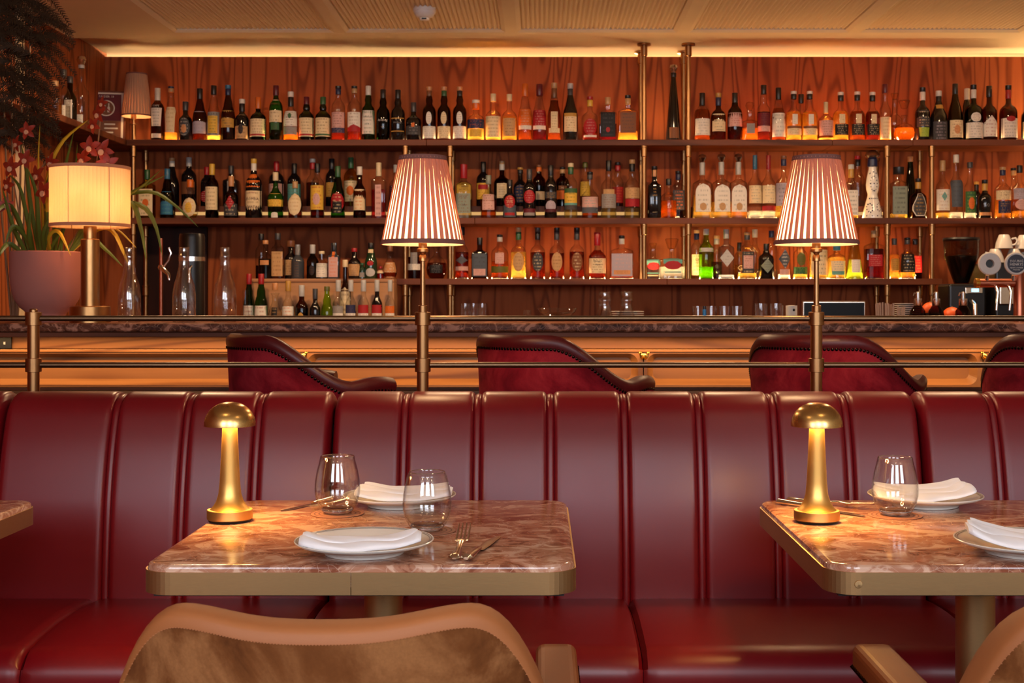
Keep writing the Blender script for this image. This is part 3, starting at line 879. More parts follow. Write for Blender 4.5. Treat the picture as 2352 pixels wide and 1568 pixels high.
# ------------------------------------------------------------------ tumblers on coasters
def tumbler(px_, py_, label, hh=0.113):
    Y = (CAMZ-TZ)*F/(py_-CY)
    x = wx(px_, Y)
    c = MB(); c.lathe([(0.052, 0), (0.0525, 0.0006), (0.052, 0.0012), (0.0001, 0.0012)], 48)
    co = c.build('coaster', M['coaster'], None, (x, Y, TZ+0.0003))
    o_ = [(0.0001, 0.0002), (0.024, 0.0), (0.0275, 0.0015), (0.034, 0.010), (0.0405, 0.023), (0.0442, 0.038), (0.0450, 0.050), (0.0438, 0.066), (0.0405, 0.084), (0.0362, 0.100), (0.0335, hh-0.001), (0.0329, hh)]
    i_ = [(0.0322, hh-0.0004), (0.0350, 0.100), (0.0392, 0.084), (0.0425, 0.066), (0.0436, 0.050), (0.0427, 0.038), (0.039, 0.024), (0.031, 0.0135), (0.020, 0.0105), (0.0001, 0.010)]
    o = thing('tumbler', label, 'glass', (x, Y, TZ+0.0018), 0, 'stemless wine tumblers')
    MB().lathe(o_+i_, 64).build('bowl', M['table_glass'], o, all_smooth=True)
    MB().tube([(0.0326*math.cos(2*PI*q/48), 0.0326*math.sin(2*PI*q/48), hh) for q in range(49)], 0.0007, 6, False).build('rim', M['glass_rim'], o)
    MB().lathe([(0.0001, 0.0008), (0.023, 0.0006), (0.0265, 0.002), (0.0315, 0.0085), (0.0290, 0.0115), (0.019, 0.0099), (0.0001, 0.0094)], 40).build('thick_base', M['clear'], o, all_smooth=True)
    return co
m_ = NM('printed_coaster')
tc = m_.coords((1, 1, 1)); ln_ = m_.node('ShaderNodeVectorMath', operation='LENGTH'); m_.link(tc, ln_.inputs[0])
rr_ = m_.math('FRACT', m_.math('MULTIPLY', ln_.outputs['Value'], 115.0))
m_.base(m_.mixc(m_.math('LESS_THAN', rr_, 0.3), S(150,98,74), S(104,60,44))).set(Roughness=0.8)
M['coaster'] = m_.m
tag(tumbler(775, 1180, 'clear stemless tumbler at back of centre-left table, nearest the brass lamp'), 'round printed coaster under the rear tumbler of centre-left table', 'coaster')
tag(tumbler(981, 1219, 'clear stemless tumbler behind the front plate of the centre-left table', 0.107), 'round printed coaster under the tumbler behind the front plate', 'coaster')
tag(tumbler(2056, 1184, 'clear stemless tumbler on the right-hand table'), 'round printed coaster under the tumbler of the right-hand table', 'coaster')

# ------------------------------------------------------------------ plates and napkins
def plate_pr():
    return [(0.0001, 0.003), (0.058, 0.003), (0.062, 0.0), (0.066, 0.0), (0.067, 0.004), (0.085, 0.0105), (0.110, 0.0175), (0.1155, 0.0205), (0.1165, 0.0225), (0.1155, 0.0235), (0.112, 0.0225), (0.100, 0.0190), (0.082, 0.0135), (0.070, 0.0085), (0.062, 0.0065), (0.0001, 0.006)]
plate_me = None
def plate(x, Y, label):
    global plate_me
    t = thing('side_plate', label, 'plate', (x, Y, TZ+0.0004), group='white side plates with dark rim lines')
    if plate_me is None:
        o = MB().lathe(plate_pr(), 72).build('dish', M['ceramic'], t); plate_me = o.data
    else: mk('dish', plate_me, None, t)
    for r_ in (0.1125, 0.1095):
        z = 0.0225-(0.112-r_)/0.012*0.0035 if r_ < 0.112 else 0.0227
        rows = [[((r_+d)*math.cos(2*PI*k/72), (r_+d)*math.sin(2*PI*k/72), z+0.0004+d*0.28) for k in range(72)] for d in (-0.0006, 0.0006)]
        MB().grid(rows, True).build('rim_line', M['rimline'], t)
    cr = MB().tube([(0.022, 0.048, 0.0092), (0.030, 0.052, 0.0094), (0.037, 0.058, 0.0096)], [0.0006, 0.0018, 0.0007], 6, True, 0.3)
    cr.build('printed_crest', M['rimline'], t)
M['rimline'] = plain('plate_rim_print', S(86,70,62), 0.3)
def napkin(x, Y, rz, L, label, ends=(0.020, 0.030), wid=0.062, th=0.016, fold=0.0, seed=1, flap=0.0):
    """folded linen napkin: a soft flat roll that sags in the plate and lifts at its ends"""
    rn = random.Random(seed)
    t = thing('napkin', label, 'napkin', (x, Y, TZ), rz, group='folded white napkins on plates')
    NU, NVV = 40, 28
    def cen(u):
        base = 0.0105 + (ends[0]*(max(0, 0.5-u)/0.5)**2.2 + ends[1]*(max(0, u-0.5)/0.5)**2.2)
        return base
    def layer(off, sc, w_, t_, dz, nm, lo, hi):
        rows = []
        for i in range(NU+1):
            u = lo+(hi-lo)*i/NU
            ee = min(i, NU-i)/NU; pin = 1-0.35*max(0, 1-ee/0.05)**2
            zc = cen(u)+dz; row = []
            wv = 0.0035*math.sin(u*9+seed*2)+0.002*math.sin(u*21+seed)
            for j in range(NVV):
                a = 2*PI*j/NVV
                c, s_ = math.cos(a), math.sin(a)
                yy = off + w_*0.5*math.copysign(abs(c)**0.8, c)*pin + wv
                hh = t_*(0.5+0.5*math.copysign(abs(s_)**0.7, s_))*pin
                hh *= 1 + 0.25*(c < 0)*0 + 0.12*math.sin(u*13+c*2+seed)
                row.append(((u-0.5)*L, yy, zc + hh + 0.010*fold*(c*0.5+0.5)))
            rows.append(row)
        m = MB(); m.grid(rows, True, True, True, True); m.build(nm, M['cloth'], t, recalc=True)
    layer(0.0, 1, wid, th, 0.0, 'folded_layer', 0.0, 1.0)
    layer(wid*0.20, 1, wid*0.62, th*0.7, th*0.62, 'top_fold', 0.02, 0.965)
    if flap: layer(wid*0.55, 1, wid*0.5, th*0.35, th*0.25+flap, 'rear_flap', 0.06, 0.94)
    # creased corner standing up at one end
    return t
Yp = 2.19; Yq = 2.70
plate(wx(837, Yp), Yp, 'white rimmed side plate at front of the centre-left table')
napkin(wx(836, Yp), Yp-0.042, R(3), 0.200, 'folded white napkin on the front plate of the centre-left table', (0.011, 0.017), 0.050, 0.0135, 0.5, 1)
plate(wx(918, Yq), Yq, 'white rimmed side plate at back of the centre-left table')
napkin(wx(930, Yq), Yq-0.02, R(-3), 0.200, 'folded white napkin on the rear plate of the centre-left table', (0.012, 0.014), 0.056, 0.013, 0.8, 4, 0.012)
plate(wx(2125, Yq), Yq, 'white rimmed side plate at back of the right-hand table')
napkin(wx(2116, Yq), Yq-0.02, R(5), 0.205, 'folded white napkin on the rear plate of the right-hand table', (0.010, 0.019), 0.060, 0.012, 0.9, 7, 0.014)
plate(wx(2356, Yp), Yp, 'white rimmed side plate at front of right-hand table, cut by the edge')
napkin(wx(2352, Yp), Yp-0.03, R(-8), 0.205, 'folded white napkin on the front plate of the right-hand table', (0.026, 0.010), 0.058, 0.0135, 0.9, 9, 0.012)

# ------------------------------------------------------------------ cutlery
def fork(loc, rz, tilt, label):
    t = thing('fork', label, 'fork', loc, rz, group='steel forks')
    MB().tube([(0, 0, 0.0048), (0, 0.006, 0.0058), (0, 0.03, 0.0058), (0, 0.07, 0.0062), (0, 0.10, 0.008), (0, 0.12, 0.0105)], [0.0035, 0.0105, 0.0085, 0.0058, 0.0045, 0.0062], 12, True, 0.42).build('handle', M['steel'], t)
    MB().tube([(0, 0.116, 0.0100), (0, 0.126, 0.0112), (0, 0.138, 0.0102), (0, 0.144, 0.0095)], [0.005, 0.0115, 0.0122, 0.0118], 12, True, 0.16).build('fork_head', M['steel'], t)
    for k in range(4):
        x = (k-1.5)*0.0066
        MB().tube([(x, 0.140, 0.0098), (x, 0.168, 0.0085+tilt*0.45), (x*1.02, 0.197, 0.007+tilt)], [0.0021, 0.0019, 0.0010], 8, True, 0.7).build('tine', M['steel'], t)
    return t
def knife(loc, rz, label):
    t = thing('knife', label, 'knife', loc, rz, group='steel table knives')
    MB().tube([(0, 0, 0.0055), (0, 0.006, 0.0066), (0, 0.04, 0.0066), (0, 0.075, 0.0064), (0, 0.088, 0.006)], [0.004, 0.0098, 0.0078, 0.0066, 0.0058], 12, True, 0.6).build('handle', M['steel'], t)
    b = MB(); pr = [(0.088, -0.004, 0.006), (0.10, -0.006, 0.008), (0.14, -0.0085, 0.0095), (0.18, -0.0085, 0.0095), (0.205, -0.004, 0.0095), (0.22, 0.006, 0.0085)]
    rows = [[(a, y, 0.0014) for a in (x0, (x0+x1)/2, x1)] for y, x0, x1 in pr]
    top_ = [[(x0, y, 0.0022), ((x0+x1)/2, y, 0.0034), (x1, y, 0.0026)] for y, x0, x1 in pr]
    b.grid(rows, False, False); b.grid(top_, False, True); b.build('blade', M['steel'], t)
    return t
fork((wx(1043, 2.12), 2.115, TZ+0.0004), R(-2), 0.022, 'steel fork at the right of the front plate, centre-left table')
knife((wx(1071, 2.12), 2.112, TZ+0.0004), R(-11), 'steel knife at the right of the front plate, centre-left table')
kn = knife((-0.440, 2.762, TZ+0.0004), R(153), 'steel knife behind the rear tumbler, centre-left table'); kn.scale = (.75,)*3
fk = fork((-0.412, 2.762, TZ+0.0004), R(161), 0.006, 'steel fork behind the rear tumbler, centre-left table'); fk.scale = (.72,)*3
knife((0.492, 2.712, TZ+0.0004), R(-138), 'steel knife beside the brass lamp of the right-hand table')
fork((0.520, 2.750, TZ+0.0004), R(-129), 0.008, 'steel fork beside the brass lamp of the right-hand table')

# ================================================================== CHAIRS IN FRONT
def chair(xc, label):
    c = thing('dining_chair', label, 'chair', (xc, 0, 0), group='tan suede armchairs')
    # backrest: curved plan, wavy top; outer suede, leather edge
    W, N = 0.268, 48
    def back_y(u): return 1.47 + 0.085*abs(u)**2.2          # wraps forward towards the sides
    def topz(u):
        q = abs(u)
        z = 0.7985 + 0.0125*math.exp(-((q-0.60)/0.26)**2) if q < 0.60 else 0.811 - 0.0
        if q >= 0.60: z = 0.811 - 0.150*((q-0.60)/0.40)**2.3
        return z
    us = [-1+2*i/N for i in range(N+1)]
    def prof_u(u, k, n):                                       # down the suede back
        t = k/n
        return (u*W*(1-0.0*t) , back_y(u)-0.012*math.sin(PI*min(1, t*1.2)), topz(u)-0.016 - t*(topz(u)-0.016-0.42))
    MB().grid([[prof_u(u, k, 10) for k in range(11)] for u in us]).build('outer_back', M['suede_tan'], c)
    TH_ = 0.058
    rows = []
    for u in us:
        r_ = []
        for k in range(11):
            a = PI*k/10
            z0 = topz(u)-0.016
            yy = back_y(u)+TH_*0.5 - TH_*0.5*math.cos(a)
            r_.append((u*W*(1+0.006*math.sin(a)), yy, z0 + 0.020*max(0, math.sin(a))**0.55 if 0 < k < 10 else z0))
        rows.append(r_)
    m = MB(); m.grid(rows); m.build('top_edge', M['leather_tan'], c)
    MB().grid([[(u*W, back_y(u)+TH_, topz(u)-0.016 - (topz(u)-0.016-0.42)*k/6) for k in range(7)] for u in us]).build('inner_back', M['suede_tan'], c)
    sg = MB()
    for i in range(0, N*3):
        u = -0.985+1.97*i/(N*3-1)
        sg.add([(u*W-0.0011, back_y(u)-0.0012, topz(u)-0.0165), (u*W+0.0011, back_y(u)-0.0012, topz(u)-0.0165), (u*W+0.0011, back_y(u)-0.0012, topz(u)-0.0155), (u*W-0.0011, back_y(u)-0.0012, topz(u)-0.0155)], [(0, 1, 2, 3)], False)
    o = sg.build('stitching', M['leather_tan'], c); o['kind'] = 'stuff'
    MB().bbox(-0.235, 0.235, 1.56, 2.0, 0.40, 0.47, 0.02, 3).build('seat', M['suede_tan'], c)
    for s_ in (-1, 1):
        x = s_*0.274
        a = MB().bbox(x-0.030, x+0.030, 1.545, 1.945, 0.615, 0.662, 0.013, 4).build('arm', M['arm_wood'], c)
        MB().tube([(x, 1.90, 0.62), (x, 1.93, 0.3), (x*0.96, 1.96, 0.0)], [0.018, 0.02, 0.013], 10).build('front_leg', M['arm_wood'], c)
        MB().tube([(s_*0.22, 1.53, 0.45), (s_*0.235, 1.44, 0.0)], [0.02, 0.012], 10).build('back_leg', M['arm_wood'], c)
        nl = MB()
        for k in range(44):
            yy = 1.56+k*0.0087; cc = Vector((x+s_*0.0302, yy, 0.628)); d = Vector((s_, 0, 0))
            v = [cc+Vector((0, math.cos(2*PI*j/8), math.sin(2*PI*j/8)))*0.0042 for j in range(8)]+[cc+d*0.004]
            nl.add(v, [(j, (j+1) % 8, 8) for j in range(8)])
        o = nl.build('nailhead_trim', M['nail'], a); o['kind'] = 'stuff'
    return c
chair(-0.250, 'tan suede armchair in the foreground, its back turned, left of centre')
chair(0.767, 'tan suede armchair at the lower right corner, its left arm showing')

# ================================================================== BOTTLES
PAL = dict(
 wh='DCD2C4', cr='DCC49A', ta='B98F60', br='7A4A2C', gy='8C8580', dg='3C3A3C', bk='161214', rd='A01820', bu='5E1020', or_='D0641C',
 ye='D6A83C', gn='2E5A34', ol='5A5A20', nv='1C2448', bl='2E6A8C', te='5C9A90', pk='C99A90', li='A89AA4', go='B98A3C', si='B4B0AC', co='C88A58', lm='9CB03C', wn='4A1420', sl='4A5058', gg='7F8676')
def pc(c): return S(PAL[c if c != 'or' else 'or_'])
GLASS = {'c': (0.93, 0.94, 0.93), 'g': (0.10, 0.33, 0.07), 'd': (0.07, 0.075, 0.02), 'b': (0.24, 0.085, 0.025), 'o': (0.22, 0.20, 0.035),
         'u': (0.72, 0.78, 0.90), 'y': (0.75, 0.66, 0.16), 'f': (0.16, 0.26, 0.16), 'v': (0.80, 0.90, 0.45), 'n': (0.55, 0.85, 0.12)}
OPAQ = {'K': '0E0B0C', 'W': 'D4CEC6', 'G': '16321A', 'S': '3A3E44'}
LIQ = {'a': (0.86, 0.50, 0.16), 'w': (0.48, 0.16, 0.05), 'r': (0.36, 0.07, 0.035), 'g': (0.93, 0.70, 0.28), 'p': (0.97, 0.88, 0.62), 'o': (0.85, 0.33, 0.07),
       'k': (0.10, 0.03, 0.02), 'x': (0.95, 0.20, 0.24), 'n': (0.55, 0.85, 0.10), 'v': (0.86, 0.90, 0.40), 'c': (0.95, 0.95, 0.93), 'm': (0.26, 0.03, 0.04), 'y': (0.90, 0.72, 0.20)}
PROF = {
 'std':  ([(0,.93),(.015,1),(.58,1),(.64,.96),(.69,.8),(.73,.55),(.76,-1.15),(.80,-1),(1,-1)], 2.0, 1.0),
 'slope':([(0,.95),(.015,1),(.44,1),(.53,.90),(.62,.66),(.70,-1.6),(.78,-1.15),(.84,-1),(1,-1)], 2.0, 1.0),
 'hock': ([(0,.95),(.015,1),(.38,1),(.55,.82),(.70,.5),(.82,-1.1),(1,-1)], 2.0, 1.0),
 'squat':([(0,.93),(.02,1),(.50,1),(.56,.94),(.61,.74),(.65,-1.35),(.69,-1),(1,-1)], 2.0, 1.0),
 'bulge':([(0,.93),(.015,1),(.54,1),(.60,.90),(.65,.60),(.69,-1.25),(.75,-1.45),(.81,-1.2),(.86,-1),(1,-1)], 2.0, 1.0),
 'flask':([(0,.94),(.015,1),(.60,1),(.65,.94),(.69,.62),(.72,-1.15),(.75,-1),(1,-1)], 5.0, 0.5),
 'sq':   ([(0,.95),(.015,1),(.60,1),(.64,.93),(.67,.60),(.70,-1.15),(.73,-1),(1,-1)], 5.0, 0.9),
 'box':  ([(0,.96),(.012,1),(.66,1),(.69,.95),(.72,.62),(.745,-1.2),(.77,-1),(1,-1)], 6.0, 0.8),
 'cone': ([(0,1),(.02,1),(.5,.68),(.82,.40),(.90,-1.0),(1,-1)], 2.0, 1.0),
 'orb':  ([(0,.55),(.02,.66),(.12,.92),(.25,1),(.38,.93),(.50,.66),(.56,-1.5),(.62,-1.1),(.74,-1.2),(.78,-1.6),(.80,-1.6)], 2.0, 1.0),
 'taper':([(0,.84),(.015,.87),(.52,1),(.60,.94),(.67,.66),(.73,-1.25),(.78,-1),(1,-1)], 2.0, 1.0),
 'apoth':([(0,.93),(.02,1),(.56,1),(.64,.90),(.70,.58),(.74,-1.3),(.78,-1.25),(.82,-1),(1,-1)], 2.0, 1.0),
 'bell': ([(0,.86),(.02,.92),(.42,1),(.49,.96),(.56,.68),(.61,-1.5),(.67,-1.1),(.72,-1),(1,-1)], 2.2, 0.8),
 'carafe':([(0,.92),(.02,1),(.36,.98),(.50,.86),(.62,.62),(.74,.46),(.84,.42),(.86,.46),(.89,.46),(.90,.42),(.98,.42),(1,.44)], 2.0, 1.0),
 'tall': ([(0,.93),(.015,1),(.50,1),(.57,.93),(.62,.66),(.66,-1.2),(.72,-.95),(1,-.9)], 2.0, 1.0),
}
def rad_at(pr, zf_, rb, rn):
    for (z0, r0), (z1, r1) in zip(pr, pr[1:]):
        if z0 <= zf_ <= z1:
            a = r0*rb if r0 > 0 else -r0*rn; b = r1*rb if r1 > 0 else -r1*rn
            return a + (b-a)*((zf_-z0)/(z1-z0) if z1 > z0 else 0)
    return rb
def front_y(x, r_, p, asp): return -asp*r_*max(0.0, 1-abs(x/r_)**p)**(1.0/p)
def shape_hw(sh_, t):
    """half width factor at t (0 bottom .. 1 top)"""
    s_ = 2*t-1
    if sh_ == 'r': return 1.0
    if sh_ == 'o': return math.sqrt(max(0, 1-s_*s_))
    if sh_ == 'd': return 1-abs(s_)
    if sh_ == 'a': return 1.0 if t < 0.68 else math.sqrt(max(0, 1-((t-0.68)/0.32)**2))
    if sh_ == 'p': return 0.82+0.18*t
    if sh_ == 't': return 1.0 if t < 0.62 else max(0, 1-(t-0.62)/0.38)
    if sh_ == 'h': return min(1.0, 0.6+1.6*t) if t < 0.45 else 1-0.72*(t-0.45)/0.55
    return 1.0
def patch(name, par, pr, p, asp, rb, rn, H, z0, z1, hw, shp, mat, col, ink=None, eps=0.0006, n=10):
    nz = 2 if (shp == 'r' and p <= 3) else 12
    m = MB(); rows = []
    for i in range(nz+1):
        t = i/nz; zf_ = z0+(z1-z0)*t; r_ = rad_at(pr, zf_, rb, rn)
        h = hw*rb*shape_hw(shp, t); h = min(h, r_*0.975)
        row = []
        for j in range(n+1):
            x = -h+2*h*j/n
            row.append((x, front_y(x, r_, p, asp)-eps, zf_*H))
            m.uv[len(rows)*(n+1)+j] = (j/n, t)
        rows.append(row)
    m.grid(rows)
    o = m.build(name, mat, par, None, col)
    if ink is not None: o['ink'] = [float(v) for v in ink[:3]]
    return o
_txt = {}
def text_mesh(s_, size):
    k = (s_, size)
    if k not in _txt:
        cu = bpy.data.curves.new('txt', 'FONT'); cu.body = s_; cu.size = size; cu.align_x = 'CENTER'; cu.align_y = 'CENTER'
        cu.resolution_u = 1
        o = bpy.data.objects.new('txt', cu); COL.objects.link(o)
        dg = bpy.context.evaluated_depsgraph_get()
        me = bpy.data.meshes.new_from_object(o.evaluated_get(dg))
        _txt[k] = ([tuple(v.co) for v in me.vertices], [tuple(f.vertices) for f in me.polygons])
        bpy.data.objects.remove(o); bpy.data.curves.remove(cu); bpy.data.meshes.remove(me)
    return _txt[k]
def put_text(par, s_, zc, size, col, fn, eps=0.0012, rot=False, wide=None):
    v, f = text_mesh(s_, size)
    if not v: return
    k = 1.0
    ww = max(p_[0] for p_ in v)-min(p_[0] for p_ in v)
    if wide and ww > wide: k = wide/ww
    vv = []
    for x, y, _ in v:
        x *= k
        if rot: x, y = -y, x
        vv.append((x, fn(x, zc+y)-eps, zc+y))
    MB().add(vv, f, False).build('lettering', M['ink'], par, None, pc(col))
_bm = {}
def bottle(x, top, w_, kind, glass, liq, fill, cap, ch, labels, desc, Y, zb, group, text=(), cw=1.0, stop=None, name='bottle', rn=None):
    """one bottle standing at depth Y on a surface of height zb; x, top, w_ in photograph pixels"""
    H = wz(top, Y) - zb
    rb = w_/F*Y/2
    pr, p, asp = PROF[kind]
    rn = rn or min(0.0142, rb*0.42)
    b = thing(name, desc, 'bottle', (wx(x, Y), Y, zb+0.0006), 0.0, group)
    gp = [((r_*rb if r_ > 0 else -r_*rn), z*H) for z, r_ in pr]
    if glass in OPAQ:
        MB().lathe(gp, 20, p=p, asp=asp).build('glass_body', M['dark_glass'], b, None, S(OPAQ[glass]))
    else:
        MB().lathe(gp, 20, p=p, asp=asp).build('glass_body', M['glass'], b, None, GLASS[glass]+(1,))
    if liq:
        lp = [(0.0001, 0.012*H)]
        lp += [((r_*rb if r_ > 0 else -r_*rn)*0.955, max(z, 0.012)*H) for z, r_ in pr if z < fill]
        lp += [(rad_at(pr, fill, rb, rn)*0.955, fill*H)]
        MB().lathe(lp, 16, p=p, asp=asp).build('liquid', M['liquid'], b, None, LIQ[liq]+(1,))
    cs = cap.split('/') if cap else []
    if cs:
        r_ = rn*1.12*cw; z0 = H*(1-ch)
        z1 = H*1.001
        zs = z1 - (z1-z0)*(0.36 if len(cs) > 1 else 0)
        MB().lathe([(r_*0.98, z0), (r_, z0+0.001), (r_, zs-0.001), (r_*0.96, zs)], 14).build('cap', M['cap'], b, None, pc(cs[0]))
        if len(cs) > 1:
            MB().lathe([(r_*1.02, zs), (r_*1.06, zs+0.001), (r_*1.06, z1-0.002), (r_*0.9, z1)], 14).build('cap_top', M['cap'], b, None, pc(cs[1]))
    if stop:
        sc = rb*0.46 if stop == 'crystal' else rn*1.5
        if stop == 'crystal': pr2 = [(rn, 0), (sc*0.62, 0.1*sc), (sc*1.15, 1.6*sc), (sc*1.0, 1.75*sc), (0.0001, 1.78*sc)]
        else: pr2 = [(rn*0.9, 0), (rn, 0.35*sc), (sc*0.9, 0.7*sc), (sc*1.15, 1.4*sc), (sc*0.9, 2.1*sc), (0.0001, 2.4*sc)]
        mm, cc = (M['chrome'], None) if stop == 'silver' else (M['glass'], (0.96, 0.9, 0.8, 1))
        MB().lathe(pr2, 12, (0, 0, H*0.998)).build('stopper', mm, b, None, cc)
    for i, lb in enumerate([q for q in labels.split(';') if q.strip()]):
        q = lb.split()
        z0, z1, hw, shp, col = float(q[0]), float(q[1]), float(q[2]), q[3], q[4]
        ink = pc(q[5]) if len(q) > 5 else pc('br')
        patch('label', b, pr, p, asp, rb, rn, H, z0, z1, hw, shp, M['label'], pc(col), ink, 0.0006+0.0003*i)
    for tx in text:
        s_, zc, size, col = tx[:4]
        put_text(b, s_, zc*H, size, col, lambda X, Z: front_y(min(max(X, -rb*.97), rb*.97), max(rad_at(pr, min(max(Z/H, 0), 1), rb, rn), 0.004), p, asp), 0.0016, len(tx) > 4, rb*1.7 if len(tx) <= 4 else None)
    return b

def row(rows, Y, zb, group, suffix):
    for r_ in rows:
        o = r_[11] if len(r_) > 11 else {}
        o = dict(o)
        yy = o.pop('Y', Y); zz = o.pop('zb', zb)
        bottle(*r_[:10], r_[10] + suffix, yy, zz, o.pop('group', group), **o)

